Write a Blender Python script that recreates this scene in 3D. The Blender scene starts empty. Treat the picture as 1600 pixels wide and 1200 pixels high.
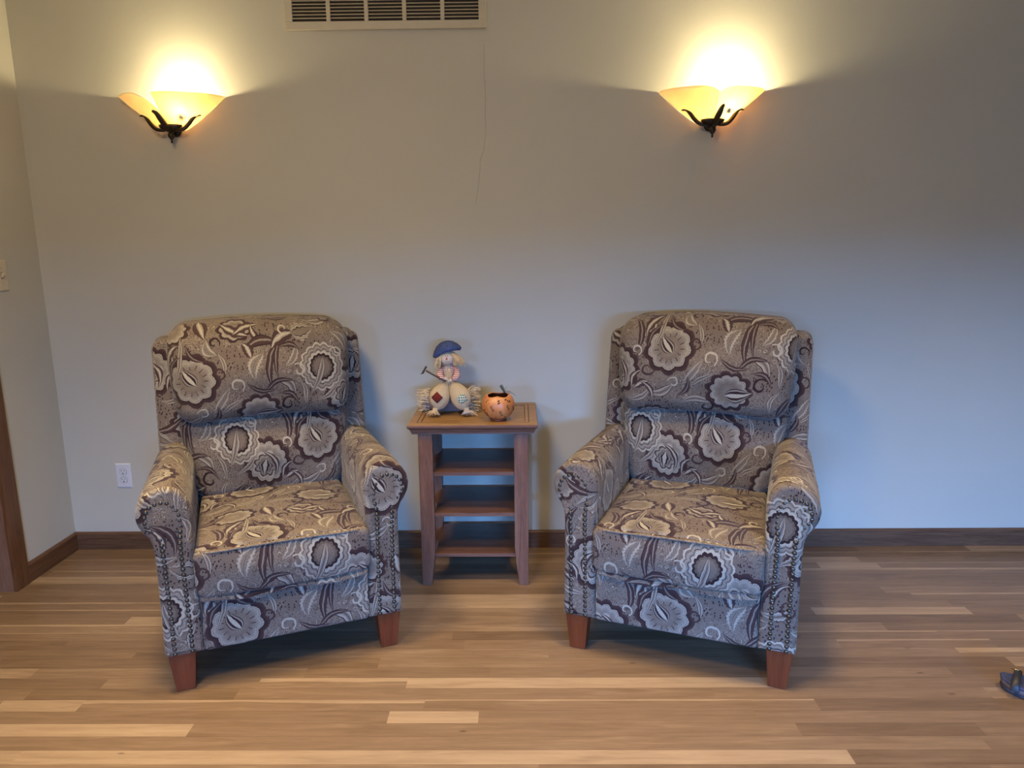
import bpy, bmesh, math, random
from mathutils import Vector, Matrix
from math import pi, sin, cos, radians, sqrt, atan2

# ------------------------------------------------------------------ camera, world, exposure, big lights
scene = bpy.context.scene
COL = scene.collection
F_PX, PITCH, YAW, ROLL, CAM_H, CAM_D = 1110.3, 0.19133, 0.011168, 0.008749, 1.379, 3.12
f0 = Vector((-sin(YAW), cos(YAW), 0)); r0 = Vector((cos(YAW), sin(YAW), 0)); u0 = Vector((0, 0, 1))
fw = f0*cos(PITCH) - u0*sin(PITCH); up = u0*cos(PITCH) + f0*sin(PITCH)
rr = r0*cos(ROLL) - up*sin(ROLL); uu = up*cos(ROLL) + r0*sin(ROLL)
cd = bpy.data.cameras.new('camera'); cam = bpy.data.objects.new('camera', cd); COL.objects.link(cam)
cd.sensor_fit = 'HORIZONTAL'; cd.sensor_width = 36.0; cd.lens = F_PX/1600*36.0; cd.clip_start = 0.02
cam.matrix_world = Matrix(((rr.x, uu.x, -fw.x, 0), (rr.y, uu.y, -fw.y, -CAM_D), (rr.z, uu.z, -fw.z, CAM_H), (0, 0, 0, 1)))
scene.camera = cam
vs = scene.view_settings
vs.view_transform = 'Standard'; vs.look = 'None'; vs.gamma = 1.0; vs.exposure = 0.20
vs.use_curve_mapping = False
scene.cycles.use_denoising = True
scene.cycles.max_bounces = 8
scene.cycles.diffuse_bounces = 5
scene.cycles.sample_clamp_indirect = 4.0

world = bpy.data.worlds.new('world'); scene.world = world; world.use_nodes = True
world.node_tree.nodes['Background'].inputs[0].default_value = (0.30, 0.45, 0.85, 1)
world.node_tree.nodes['Background'].inputs[1].default_value = 0.15

def area_light(name, loc, target, sx, sy, power, color):
    l = bpy.data.lights.new(name, 'AREA'); l.shape = 'RECTANGLE'; l.size = sx; l.size_y = sy
    l.energy = power; l.color = color
    o = bpy.data.objects.new(name, l); COL.objects.link(o); o.location = loc
    d = Vector(target) - Vector(loc); o.rotation_euler = d.to_track_quat('-Z', 'Y').to_euler()
    return o
# sky light outside the two rear windows of the room (behind the camera)
area_light('sky_light_right', (1.9, -8.6, 2.35), (1.2, 0, 0.3), 2.6, 1.7, 2050, (0.13, 0.375, 1.0))
area_light('sky_light_left', (-2.6, -8.6, 2.3), (-0.3, 0, 0.6), 1.2, 1.7, 1150, (0.17, 0.40, 1.0))
# added warm fill overhead, out of frame; no lamp is known there
area_light('warm_fill_light', (-.9, -2.4, 2.70), (-.9, -2.4, 0), 0.5, 0.5, 38, (1.0, 0.77, 0.47))
# added narrow fills that warm the seat tops and floor, not real fixtures
for dx, dw in ((-1.05, 12.5), (.45, 11), (1.95, 8)):
    dl = area_light('overhead_fill', (dx, -1.30, 2.74), (dx, -1.30, 0), .34, .34, dw, (1.0, 0.72, 0.36)); dl.data.spread = radians(78)

SCONCES = [(-1.440, 0), (0.800, 1)]
SCONCE_W = (64.0, 104.0)

# ------------------------------------------------------------------ helpers
def tag(o, label=None, cat=None, group=None, kind=None):
    if label: o['label'] = label
    if cat: o['category'] = cat
    if group: o['group'] = group
    if kind: o['kind'] = kind
    return o

def empty(name, loc=(0, 0, 0), rz=0):
    o = bpy.data.objects.new(name, None); COL.objects.link(o)
    o.location = loc; o.rotation_euler = (0, 0, rz); o.empty_display_size = .1
    return o

class MB:
    """collects geometry into ONE mesh; uv in metres"""
    def __init__(s): s.v = []; s.f = []; s.uv = []; s.mi = []; s.sm = []
    def add(s, verts, faces, uvs=None, m=0, smooth=True):
        b = len(s.v); s.v += [tuple(p) for p in verts]
        for i, f in enumerate(faces):
            s.f.append([b+k for k in f]); s.mi.append(m); s.sm.append(smooth)
            s.uv.append(uvs[i] if uvs else None)
    def grid(s, rows, closed=False, m=0, uvrows=None, smooth=True, flip=False):
        n = len(rows[0]); vs_ = [p for r in rows for p in r]; fs = []; us = []
        for i in range(len(rows)-1):
            for j in range(n if closed else n-1):
                k = (j+1) % n
                q = [i*n+j, i*n+k, (i+1)*n+k, (i+1)*n+j]
                if uvrows:
                    jj = j+1
                    u = [uvrows[i][j], uvrows[i][jj], uvrows[i+1][jj], uvrows[i+1][j]]
                else: u = None
                if flip: q.reverse(); u = u[::-1] if u else None
                fs.append(q); us.append(u)
        s.add(vs_, fs, us if uvrows else None, m, smooth)
    def box(s, x0, x1, y0, y1, z0, z1, m=0):
        v = [(x0, y0, z0), (x1, y0, z0), (x1, y1, z0), (x0, y1, z0), (x0, y0, z1), (x1, y0, z1), (x1, y1, z1), (x0, y1, z1)]
        s.add(v, [(0, 3, 2, 1), (4, 5, 6, 7), (0, 1, 5, 4), (1, 2, 6, 5), (2, 3, 7, 6), (3, 0, 4, 7)], None, m, False)
    def tube(s, pts, r, seg=8, m=0, closed=False, cap=True):
        pts = [Vector(p) for p in pts]; n = len(pts); rows = []
        rad = r if hasattr(r, '__len__') else [r]*n
        prev = None
        for i, p in enumerate(pts):
            if closed: t = (pts[(i+1) % n]-pts[i-1])
            else: t = pts[min(i+1, n-1)]-pts[max(i-1, 0)]
            t = t.normalized() if t.length > 1e-9 else Vector((0, 0, 1))
            if prev is None:
                a = Vector((0, 0, 1)) if abs(t.z) < .9 else Vector((1, 0, 0))
                nn = t.cross(a).normalized()
            else:
                nn = (prev - t*prev.dot(t)).normalized()
            prev = nn; b = t.cross(nn)
            rows.append([p+(nn*cos(2*pi*k/seg)+b*sin(2*pi*k/seg))*rad[i] for k in range(seg)])
        if closed: rows.append(rows[0])
        s.grid(rows, closed=True, m=m)
        if cap and not closed:
            b = len(s.v)
            s.add(rows[0], [list(range(seg))], None, m); s.add(rows[-1], [list(range(seg))[::-1]], None, m)
    def lathe(s, prof, seg=32, c=(0, 0, 0), m=0, a0=0, a1=2*pi):
        full = abs(a1-a0-2*pi) < 1e-6
        rows = []
        for (r, z) in prof:
            k = seg if full else seg+1
            rows.append([(c[0]+r*cos(a0+(a1-a0)*j/seg), c[1]+r*sin(a0+(a1-a0)*j/seg), c[2]+z) for j in range(k)])
        s.grid(rows, closed=full, m=m)
    def ball(s, c, r, seg=20, m=0, ax=(1, 1, 1), rot=None):
        rows = []; n = seg//2
        for i in range(n+1):
            th = pi*i/n; row = []
            for j in range(seg):
                p = Vector((sin(th)*cos(2*pi*j/seg)*r*ax[0], sin(th)*sin(2*pi*j/seg)*r*ax[1], -cos(th)*r*ax[2]))
                if rot: p = rot @ p
                row.append(p+Vector(c))
            rows.append(row)
        s.grid(rows, closed=True, m=m)
    def build(s, name, mats, parent=None, weld=True, bevel=0, loc=None):
        me = bpy.data.meshes.new(name)
        me.from_pydata(s.v, [], s.f)
        if any(u is not None for u in s.uv):
            l = me.uv_layers.new(name='UVMap')
            i = 0
            for fi, f in enumerate(s.f):
                for k in range(len(f)):
                    l.data[i].uv = s.uv[fi][k] if s.uv[fi] is not None else (s.v[f[k]][0], s.v[f[k]][2]); i += 1
        for i, p in enumerate(me.polygons):
            p.material_index = s.mi[i]; p.use_smooth = s.sm[i]
        bm = bmesh.new(); bm.from_mesh(me)
        if weld: bmesh.ops.remove_doubles(bm, verts=bm.verts, dist=1e-5)
        bmesh.ops.recalc_face_normals(bm, faces=bm.faces)
        if bevel:
            es = [e for e in bm.edges if len(e.link_faces) == 2 and e.calc_face_angle(0) > .6]
            r = bmesh.ops.bevel(bm, geom=es, offset=bevel, segments=2, profile=.6, affect='EDGES', clamp_overlap=True)
        bm.to_mesh(me); bm.free()
        if not isinstance(mats, (list, tuple)): mats = [mats]
        for m in mats: me.materials.append(m)
        o = bpy.data.objects.new(name, me); COL.objects.link(o)
        if parent: o.parent = parent
        if loc: o.location = loc
        return o

# ------------------------------------------------------------------ node helpers
class NT:
    def __init__(s, tree): s.t = tree; s.L = tree.links
    def n(s, typ, **kw):
        nd = s.t.nodes.new(typ)
        for k, v in kw.items(): setattr(nd, k, v)
        return nd
    def set(s, sock, v):
        if isinstance(v, bpy.types.NodeSocket): s.L.new(v, sock)
        elif v is not None: sock.default_value = v
    def math(s, op, a, b=None, c=None, clamp=False):
        nd = s.n('ShaderNodeMath', operation=op); nd.use_clamp = clamp
        s.set(nd.inputs[0], a); s.set(nd.inputs[1], b)
        if c is not None: s.set(nd.inputs[2], c)
        return nd.outputs[0]
    def vec(s, op, a, b=None, c=None):
        nd = s.n('ShaderNodeVectorMath', operation=op)
        s.set(nd.inputs[0], a); s.set(nd.inputs[1], b)
        if c is not None: s.set(nd.inputs[2], c)
        return nd.outputs['Value'] if op in ('LENGTH', 'DOT_PRODUCT') else nd.outputs[0]
    def ramp(s, fac, stops, interp='LINEAR'):
        nd = s.n('ShaderNodeValToRGB'); cr = nd.color_ramp; cr.interpolation = interp
        while len(cr.elements) > 1: cr.elements.remove(cr.elements[-1])
        cr.elements[0].position = stops[0][0]; cr.elements[0].color = c4(stops[0][1])
        for p, c in stops[1:]:
            e = cr.elements.new(p); e.color = c4(c)
        s.set(nd.inputs[0], fac)
        return nd.outputs[0], nd.outputs[1]
    def mix(s, fac, a, b, mode='MIX'):
        nd = s.n('ShaderNodeMix', data_type='RGBA', blend_type=mode)
        s.set(nd.inputs[0], fac); s.set(nd.inputs[6], c4(a) if isinstance(a, tuple) else a); s.set(nd.inputs[7], c4(b) if isinstance(b, tuple) else b)
        return nd.outputs[2]
    def noise(s, v, scale, detail=2, rough=.5, dist=0, col=False):
        nd = s.n('ShaderNodeTexNoise'); s.set(nd.inputs['Vector'], v)
        nd.inputs['Scale'].default_value = scale; nd.inputs['Detail'].default_value = detail
        nd.inputs['Roughness'].default_value = rough; nd.inputs['Distortion'].default_value = dist
        return nd.outputs[1 if col else 0]
    def mapping(s, v, loc=(0, 0, 0), rot=(0, 0, 0), sc=(1, 1, 1)):
        nd = s.n('ShaderNodeMapping'); s.set(nd.inputs[0], v)
        nd.inputs[1].default_value = loc; nd.inputs[2].default_value = rot; nd.inputs[3].default_value = sc
        return nd.outputs[0]
def c4(c):
    return tuple(c) if len(c) == 4 else (c[0], c[1], c[2], 1)

def material(name):
    m = bpy.data.materials.new(name); m.use_nodes = True
    t = NT(m.node_tree); b = m.node_tree.nodes['Principled BSDF']
    return m, t, b

def bump(t, b, h, strength=.2, dist=.002):
    nd = t.n('ShaderNodeBump'); nd.inputs['Strength'].default_value = strength; nd.inputs['Distance'].default_value = dist
    t.set(nd.inputs['Height'], h); t.L.new(nd.outputs[0], b.inputs['Normal'])

def simple(name, color, rough=.6, metal=0, var=.08, scale=30, spec=.5, bmp=0, coat=0):
    m, t, b = material(name)
    tc = t.n('ShaderNodeTexCoord').outputs['Object']
    n = t.noise(tc, scale, 3)
    c, _ = t.ramp(n, [(.3, tuple(x*(1-var) for x in color)), (.7, tuple(min(1, x*(1+var)) for x in color))])
    t.L.new(c, b.inputs['Base Color']); b.inputs['Roughness'].default_value = rough
    b.inputs['Metallic'].default_value = metal; b.inputs['Specular IOR Level'].default_value = spec
    b.inputs['Coat Weight'].default_value = coat
    if bmp: bump(t, b, t.noise(tc, scale*8, 2), bmp, .001)
    return m

# ------------------------------------------------------------------ paisley fabric
def leaf_group():
    g = bpy.data.node_groups.new('leaf_motif', 'ShaderNodeTree'); t = NT(g)
    for nm, ty in (('UV', 'NodeSocketVector'), ('Center', 'NodeSocketVector'), ('Angle', 'NodeSocketFloat'), ('L', 'NodeSocketFloat'),
                   ('W', 'NodeSocketFloat'), ('Bend', 'NodeSocketFloat'), ('Skew', 'NodeSocketFloat'), ('Lobes', 'NodeSocketFloat')):
        g.interface.new_socket(nm, in_out='INPUT', socket_type=ty)
    g.interface.new_socket('D', in_out='OUTPUT', socket_type='NodeSocketFloat')
    I = t.n('NodeGroupInput').outputs; O = t.n('NodeGroupOutput')
    p = t.vec('SUBTRACT', I['UV'], I['Center'])
    p = t.vec('WRAP', p, (TX/2, TY/2, 1.0), (-TX/2, -TY/2, -1.0))
    r = t.n('ShaderNodeVectorRotate', rotation_type='Z_AXIS'); t.L.new(p, r.inputs['Vector']); t.L.new(t.math('MULTIPLY', I['Angle'], -1.0), r.inputs['Angle'])
    s = t.n('ShaderNodeSeparateXYZ'); t.L.new(r.outputs[0], s.inputs[0])
    x = t.math('DIVIDE', s.outputs[0], I['L']); x2 = t.math('MULTIPLY', x, x)
    y = t.math('ABSOLUTE', t.math('SUBTRACT', s.outputs[1], t.math('MULTIPLY', x2, I['Bend'])))
    w = t.math('MULTIPLY', t.math('MAXIMUM', t.math('SUBTRACT', 1.0, x2), 0.0), t.math('MAXIMUM', t.math('MULTIPLY_ADD', x, I['Skew'], 1.0), .05))
    lob = t.math('MULTIPLY_ADD', t.math('ABSOLUTE', t.math('SINE', t.math('MULTIPLY', x, I['Lobes']))), .28, .86)
    w = t.math('MAXIMUM', t.math('MULTIPLY', t.math('MULTIPLY', w, lob), I['W']), 1e-5)
    t.L.new(t.math('DIVIDE', y, w), O.inputs[0])
    return g
def med_group():
    g = bpy.data.node_groups.new('medallion_motif', 'ShaderNodeTree'); t = NT(g)
    for nm, ty in (('UV', 'NodeSocketVector'), ('Center', 'NodeSocketVector'), ('R', 'NodeSocketFloat'), ('N', 'NodeSocketFloat'),
                   ('Amp', 'NodeSocketFloat'), ('Squash', 'NodeSocketFloat'), ('Phase', 'NodeSocketFloat')):
        g.interface.new_socket(nm, in_out='INPUT', socket_type=ty)
    g.interface.new_socket('D', in_out='OUTPUT', socket_type='NodeSocketFloat')
    g.interface.new_socket('A', in_out='OUTPUT', socket_type='NodeSocketFloat')
    I = t.n('NodeGroupInput').outputs; O = t.n('NodeGroupOutput')
    p = t.vec('SUBTRACT', I['UV'], I['Center'])
    p = t.vec('WRAP', p, (TX/2, TY/2, 1.0), (-TX/2, -TY/2, -1.0))
    s = t.n('ShaderNodeSeparateXYZ'); t.L.new(p, s.inputs[0])
    y = t.math('MULTIPLY', s.outputs[1], I['Squash'])
    r = t.math('SQRT', t.math('ADD', t.math('MULTIPLY', s.outputs[0], s.outputs[0]), t.math('MULTIPLY', y, y)))
    a = t.math('ADD', t.math('ARCTAN2', y, s.outputs[0]), I['Phase'])
    sc = t.math('ABSOLUTE', t.math('SINE', t.math('MULTIPLY', a, t.math('MULTIPLY', I['N'], .5))))
    rad = t.math('MULTIPLY', I['R'], t.math('ADD', t.math('MULTIPLY', sc, I['Amp']), t.math('SUBTRACT', 1.0, I['Amp'])))
    t.L.new(t.math('DIVIDE', r, rad), O.inputs[0]); t.L.new(a, O.inputs[1])
    return g

TX, TY = .77, .46
def fabric_material():
    m, t, b = material('paisley_fabric')
    uv = t.n('ShaderNodeUVMap').outputs[0]
    LG, MG = leaf_group(), med_group()
    DK = (.032, .018, .020); BR = (.062, .036, .034); BG = (.172, .136, .106); MID = (.215, .188, .155); LT = (.41, .375, .295); PALE = (.275, .245, .20)
    # hand-drawn wobble
    wob = t.vec('MULTIPLY_ADD', t.noise(uv, 28, 2, col=True), (.010, .010, 0), (-.005, -.005, 0))
    p = t.vec('ADD', uv, wob)
    fine = t.vec('MULTIPLY_ADD', t.noise(uv, 260, 1, col=True), (.003, .003, 0), (-.0015, -.0015, 0))
    pf = t.vec('ADD', p, fine)
    # ground: tracery of thin pale and dark curls with dark flecks
    n1 = t.noise(uv, 13, 1.5, .5, 1.6)
    tr = t.math('ABSOLUTE', t.math('SINE', t.math('MULTIPLY', n1, 75.0)))
    col, _ = t.ramp(tr, [(0, LT), (.10, LT), (.2, BG), (.80, BG), (1.0, (.14, .105, .085))])
    n2 = t.noise(uv, 5.5, 1)
    zone, _ = t.ramp(n2, [(.44, (0, 0, 0)), (.50, (1, 1, 1))])
    col = t.mix(zone, (.158, .124, .098), col)
    vo = t.n('ShaderNodeTexVoronoi'); t.L.new(t.mapping(uv, rot=(0, 0, .5), sc=(1, .62, 1)), vo.inputs['Vector']); vo.inputs['Scale'].default_value = 125
    fl, _ = t.ramp(vo.outputs['Distance'], [(.27, (1, 1, 1)), (.33, (0, 0, 0))])
    fl = t.math('MULTIPLY', fl, t.math('SUBTRACT', 1.0, t.math('MULTIPLY', zone, .6)))
    col = t.mix(fl, col, DK)
    vo2 = t.n('ShaderNodeTexVoronoi'); t.L.new(uv, vo2.inputs['Vector']); vo2.inputs['Scale'].default_value = 21
    ringv = t.math('ABSOLUTE', t.math('SINE', t.math('MULTIPLY', vo2.outputs['Distance'], 19.0)))
    rg, _ = t.ramp(ringv, [(.0, (1, 1, 1)), (.22, (0, 0, 0))])
    gate = t.n('ShaderNodeSeparateColor'); t.L.new(vo2.outputs['Color'], gate.inputs[0])
    rgm = t.math('MULTIPLY', rg, t.math('GREATER_THAN', gate.outputs[0], .55))
    rgm = t.math('MULTIPLY', rgm, t.math('LESS_THAN', vo2.outputs['Distance'], .42))
    col = t.mix(t.math('MULTIPLY', rgm, .7), col, LT)

    styles = {
        'med': [(0, MID), (.40, BG), (.58, MID), (.68, PALE), (.72, LT), (.735, MID), (.75, PALE), (.79, LT), (.805, DK), (.98, BR)],
        'medsoft': [(0, BG), (.36, MID), (.50, BG), (.60, PALE), (.70, MID), (.74, BR), (.80, BR), (.83, LT), (.98, PALE)],
        'leafdark': [(0, LT), (.16, PALE), (.38, BR), (.94, DK)],
        'leafpale': [(0, BR), (.10, BG), (.30, MID), (.45, PALE), (.78, LT), (.84, BR)],
        'stroke': [(0, MID), (.20, BR), (.80, DK)],
        'solid': [(0, DK), (.85, BR)],
        'pale': [(0, BR), (.08, MID), (.40, BG), (.72, LT), (.88, PALE)],
        'drop': [(0, LT), (.22, LT), (.28, DK), (.55, BR), (.62, PALE), (.80, MID), (.86, DK)],
        'bead': [(0, BG), (.36, (.12, .095, .075)), (.46, DK), (.56, LT), (.66, PALE), (.70, DK), (.73, PALE), (.84, BG), (.92, LT)],
    }
    CONST = ('bead', 'stroke', 'solid', 'drop', 'leafdark')
    def comp(d, style, col):
        c, _a = t.ramp(d, styles[style], 'CONSTANT' if style in CONST else 'LINEAR')
        return t.mix(t.math('LESS_THAN', d, 1.0), col, c)
    def leaf(col, x, y, ang, L, W, bend=0, skew=0, lobes=0, style='leafdark'):
        g = t.n('ShaderNodeGroup'); g.node_tree = LG; t.L.new(p, g.inputs[0])
        for k, v in zip(range(1, 8), ((x, y, 0), radians(ang), L, W, bend, skew, lobes)): g.inputs[k].default_value = v
        return comp(g.outputs[0], style, col)
    def med(col, x, y, R, n, amp=.14, sq=1, ph=0, style='med', rays=0):
        g = t.n('ShaderNodeGroup'); g.node_tree = MG; t.L.new(pf, g.inputs[0])
        for k, v in zip(range(1, 7), ((x, y, 0), R, n, amp, sq, ph)): g.inputs[k].default_value = v
        d = g.outputs[0]
        out = comp(d, style, col)
        if rays:   # little dark tree-like ticks inside the pale field, fine lashes along the rim
            rd = t.math('ABSOLUTE', t.math('SINE', t.math('MULTIPLY', g.outputs[1], rays/2)))
            k1 = t.math('LESS_THAN', t.math('ADD', rd, t.math('MULTIPLY', t.noise(uv, 230, 1), .5)), .48)
            k2 = t.math('LESS_THAN', t.math('ABSOLUTE', t.math('SUBTRACT', d, .50)), .085)
            out = t.mix(t.math('MULTIPLY', t.math('MULTIPLY', k1, k2), .85), out, DK)
        rd = t.math('LESS_THAN', t.math('SINE', t.math('MULTIPLY', g.outputs[1], 70.0)), -.2)
        k2 = t.math('LESS_THAN', t.math('ABSOLUTE', t.math('SUBTRACT', d, .745)), .05)
        return t.mix(t.math('MULTIPLY', t.math('MULTIPLY', rd, k2), .35), out, BR)
    def curl(col, x, y, R, w, ph=0, flip=1, c=DK):
        q = t.vec('SUBTRACT', p, (x, y, 0)); q = t.vec('WRAP', q, (TX/2, TY/2, 1.0), (-TX/2, -TY/2, -1.0))
        sx = t.n('ShaderNodeSeparateXYZ'); t.L.new(q, sx.inputs[0])
        a = t.math('ARCTAN2', t.math('MULTIPLY', sx.outputs[1], float(flip)), sx.outputs[0])
        a = t.math('WRAP', t.math('ADD', a, ph), pi, -pi)
        r = t.vec('LENGTH', q)
        tt = t.math('MULTIPLY_ADD', a, 1/(2*pi), .5)
        d1 = t.math('ABSOLUTE', t.math('SUBTRACT', r, t.math('MULTIPLY_ADD', tt, R*.75, R*.25)))
        ww = t.math('MULTIPLY', t.math('MULTIPLY', tt, t.math('SUBTRACT', 1.15, tt)), w*3.4)
        return t.mix(t.math('LESS_THAN', d1, ww), col, c4(c))
    # crescents and pale plumes first
    for a in ((.215, .035, 70, .050, .020, -.022, .3, 14, 'pale'), (.335, -.035, -40, .055, .020, -.028, .3, 0, 'leafpale'),
              (.095, -.085, 55, .060, .013, .006, -.2, 20, 'pale'), (.125, -.105, 30, .050, .010, -.008, -.2, 20, 'leafpale'),
              (.060, .100, -60, .034, .018, .020, 0, 0, 'pale'), (-.075, .075, -70, .030, .018, .022, 0, 0, 'pale'),
              (-.03, -.165, 15, .055, .019, .020, .4, 0, 'leafpale'), (.46, .19, 10, .05, .016, .018, .4, 12, 'leafpale'),
              (.55, .12, 120, .05, .018, .024, .4, 0, 'pale'), (.10, -.185, 5, .06, .016, -.018, .4, 0, 'leafpale'),
              (.115, .045, 100, .045, .010, .014, .2, 0, 'leafpale'), (.690, -.010, 80, .05, .016, -.02, .3, 14, 'pale'),
              (.655, -.185, 20, .06, .015, .024, .2, 0, 'leafpale'), (.36, .055, 60, .045, .012, .016, .2, 10, 'pale'),
              (.40, -.075, 100, .05, .010, .012, .1, 12, 'leafpale')):
        col = leaf(col, *a)
    # medallions
    col = med(col, .565, -.075, .098, 13, .12, 1, .3, 'med', 0)
    col = med(col, .560, -.085, .060, 8, .22, 1, 0, 'medsoft')
    col = leaf(col, .555, -.095, 80, .034, .024, 0, .5, 5, 'drop')
    for a in ((.600, -.075, 110, .058, .014, .030, .2, 0), (.632, -.105, 60, .045, .012, -.022, .2, 0), (.660, -.130, 25, .035, .014, -.008, .3, 5)):
        col = leaf(col, *a, style='leafdark')
    col = med(col, .225, -.150, .088, 11, .15, 1.1, .8, 'med', 0)
    col = leaf(col, .262, -.160, 12, .052, .030, .006, -.6, 0, 'drop')
    col = med(col, -.070, .185, .080, 11, .15, 1.3, .2, 'med')
    col = med(col, 0, 0, .100, 9, .13, 1, .5, 'med', 15)
    col = leaf(col, -.012, .012, -55, .040, .026, .004, .5, 0, 'drop')
    col = leaf(col, -.034, .070, 78, .090, .010, .012, .1, 0, 'leafpale')
    # flower and branch
    col = med(col, .160, .168, .066, 9, .16, 1.3, 0, 'med')
    for a in ((-.068, .055, 60, .050, .010, -.016, .1, 0, 'stroke'), (.006, .085, -50, .046, .011, .020, .1, 0, 'stroke'),
              (.043, .178, -75, .042, .028, .003, -.45, 0, 'leafdark'), (.150, .160, -30, .058, .017, .008, .3, 6, 'leafdark'),
              (.195, .172, 20, .050, .016, -.010, -.3, 6, 'leafdark'), (.225, .140, -65, .042, .015, .010, .2, 0, 'leafdark'),
              (.272, .045, 76, .102, .0150, -.030, 0, 0, 'stroke'), (.296, .062, 82, .085, .0110, -.018, 0, 0, 'stroke'),
              (.240, .120, 12, .064, .022, -.024, .3, 0, 'stroke'), (.200, .092, -60, .032, .017, -.008, .3, 8, 'leafdark'),
              (.325, .135, 28, .060, .022, -.018, -.3, 5, 'leafdark'), (.350, .105, -10, .040, .012, -.018, 0, 0, 'stroke'),
              (.290, -.030, 25, .065, .012, -.032, 0, 0, 'stroke'), (.235, -.062, -15, .056, .010, .020, 0, 0, 'stroke'),
              (.345, -.078, 150, .048, .011, .030, 0, 0, 'stroke')):
        col = leaf(col, *a)
    # seed pod with beaded border
    col = med(col, .462, .020, .084, 15, .10, .92, .1, 'bead')
    for a in ((.452, -.015, 72, .070, .015, .008, .2, 0, 'leafpale'), (.49, -.085, 40, .05, .011, .012, .2, 10, 'leafpale'),
              (.400, .150, 15, .045, .028, .006, -.5, 7, 'bead'),
              # stacked dark crescents
              (.425, -.190, 58, .065, .016, -.036, 0, 0, 'stroke'), (.452, -.195, 62, .055, .013, -.030, 0, 0, 'leafdark'),
              (.375, -.170, 75, .045, .012, -.024, 0, 0, 'leafpale'), (.660, .060, 100, .070, .014, .030, 0, 0, 'stroke'),
              (.690, .095, 60, .050, .018, -.020, .3, 6, 'leafdark'), (.620, .170, 20, .070, .016, .026, .2, 0, 'stroke'),
              (.595, .130, -30, .045, .024, .010, -.4, 0, 'bead'), (.07, -.150, 60, .045, .011, .022, .2, 0, 'stroke'),
              (.70, -.150, 120, .045, .012, .024, .2, 0, 'leafdark'), (.315, .205, 8, .05, .012, .018, .3, 0, 'stroke')):
        col = leaf(col, *a)
    for a in ((.095, .010, .026, .0030, .5, 1, BR), (.150, -.035, .030, .0034, 2.2, -1, LT), (.375, .010, .026, .0032, 1.0, 1, LT), (.335, -.120, .030, .0042, 4.0, -1, DK),
              (.520, .070, .026, .0030, 0, 1, LT), (.690, -.075, .028, .0036, 3.0, 1, BR), (-.125, -.005, .022, .0030, 2.0, -1, LT), (.145, -.215, .030, .0040, 1.5, 1, DK),
              (.50, .215, .030, .0036, 5.0, -1, BR), (.330, .160, .022, .0030, 4.2, 1, LT), (.085, .125, .022, .0030, 2.6, -1, DK), (.02, -.125, .022, .0028, .2, 1, LT)):
        col = curl(col, *a)
    # fine engraved lines running through every motif
    n3 = t.noise(pf, 34, 1, .5, 1.2)
    ln = t.math('ABSOLUTE', t.math('SINE', t.math('MULTIPLY', n3, 62.0)))
    l1, _ = t.ramp(ln, [(.0, (.66, .62, .60)), (.24, (1, 1, 1)), (.85, (1, 1, 1)), (1, (1.16, 1.16, 1.14))])
    col = t.mix(.85, col, l1, 'MULTIPLY')
    # thread-level speckle
    sp = t.noise(uv, 420, 2, .7)
    s2, _ = t.ramp(sp, [(.3, (.62, .62, .62)), (.7, (1.10, 1.10, 1.10))])
    col = t.mix(1.0, col, s2, 'MULTIPLY')
    t.L.new(col, b.inputs['Base Color'])
    b.inputs['Roughness'].default_value = .92; b.inputs['Specular IOR Level'].default_value = .12
    b.inputs['Sheen Weight'].default_value = .15; b.inputs['Sheen Roughness'].default_value = .4
    bump(t, b, t.noise(uv, 300, 2, .6), .35, .0012)
    return m

# ------------------------------------------------------------------ materials
def wall_material():
    m, t, b = material('beige_wall_paint')
    tc = t.n('ShaderNodeTexCoord').outputs['Object']
    c, _ = t.ramp(t.noise(tc, 2.2, 3), [(.3, (.545, .520, .420)), (.7, (.570, .543, .440))])
    t.L.new(c, b.inputs['Base Color']); b.inputs['Roughness'].default_value = .72; b.inputs['Specular IOR Level'].default_value = .25
    bump(t, b, t.noise(tc, 160, 3, .6), .10, .0008)
    return m

def wood(name, c1, c2, c3, rough=.45, along='X', fine=1.0, spec=.4):
    m, t, b = material(name)
    tc = t.n('ShaderNodeTexCoord').outputs['Object']
    sc = {'X': (1, 14, 14), 'Y': (14, 1, 14), 'Z': (14, 14, 1)}[along]
    mp = t.mapping(tc, sc=tuple(s*fine for s in sc))
    n = t.noise(mp, 4.0, 6, .65, .8); n2 = t.noise(mp, 22, 3, .6)
    f = t.math('MULTIPLY_ADD', n2, .35, t.math('MULTIPLY', n, .75))
    c, _ = t.ramp(f, [(.32, c1), (.52, c2), (.74, c3)])
    t.L.new(c, b.inputs['Base Color']); b.inputs['Roughness'].default_value = rough; b.inputs['Specular IOR Level'].default_value = spec
    bump(t, b, f, .12, .001)
    return m

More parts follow.
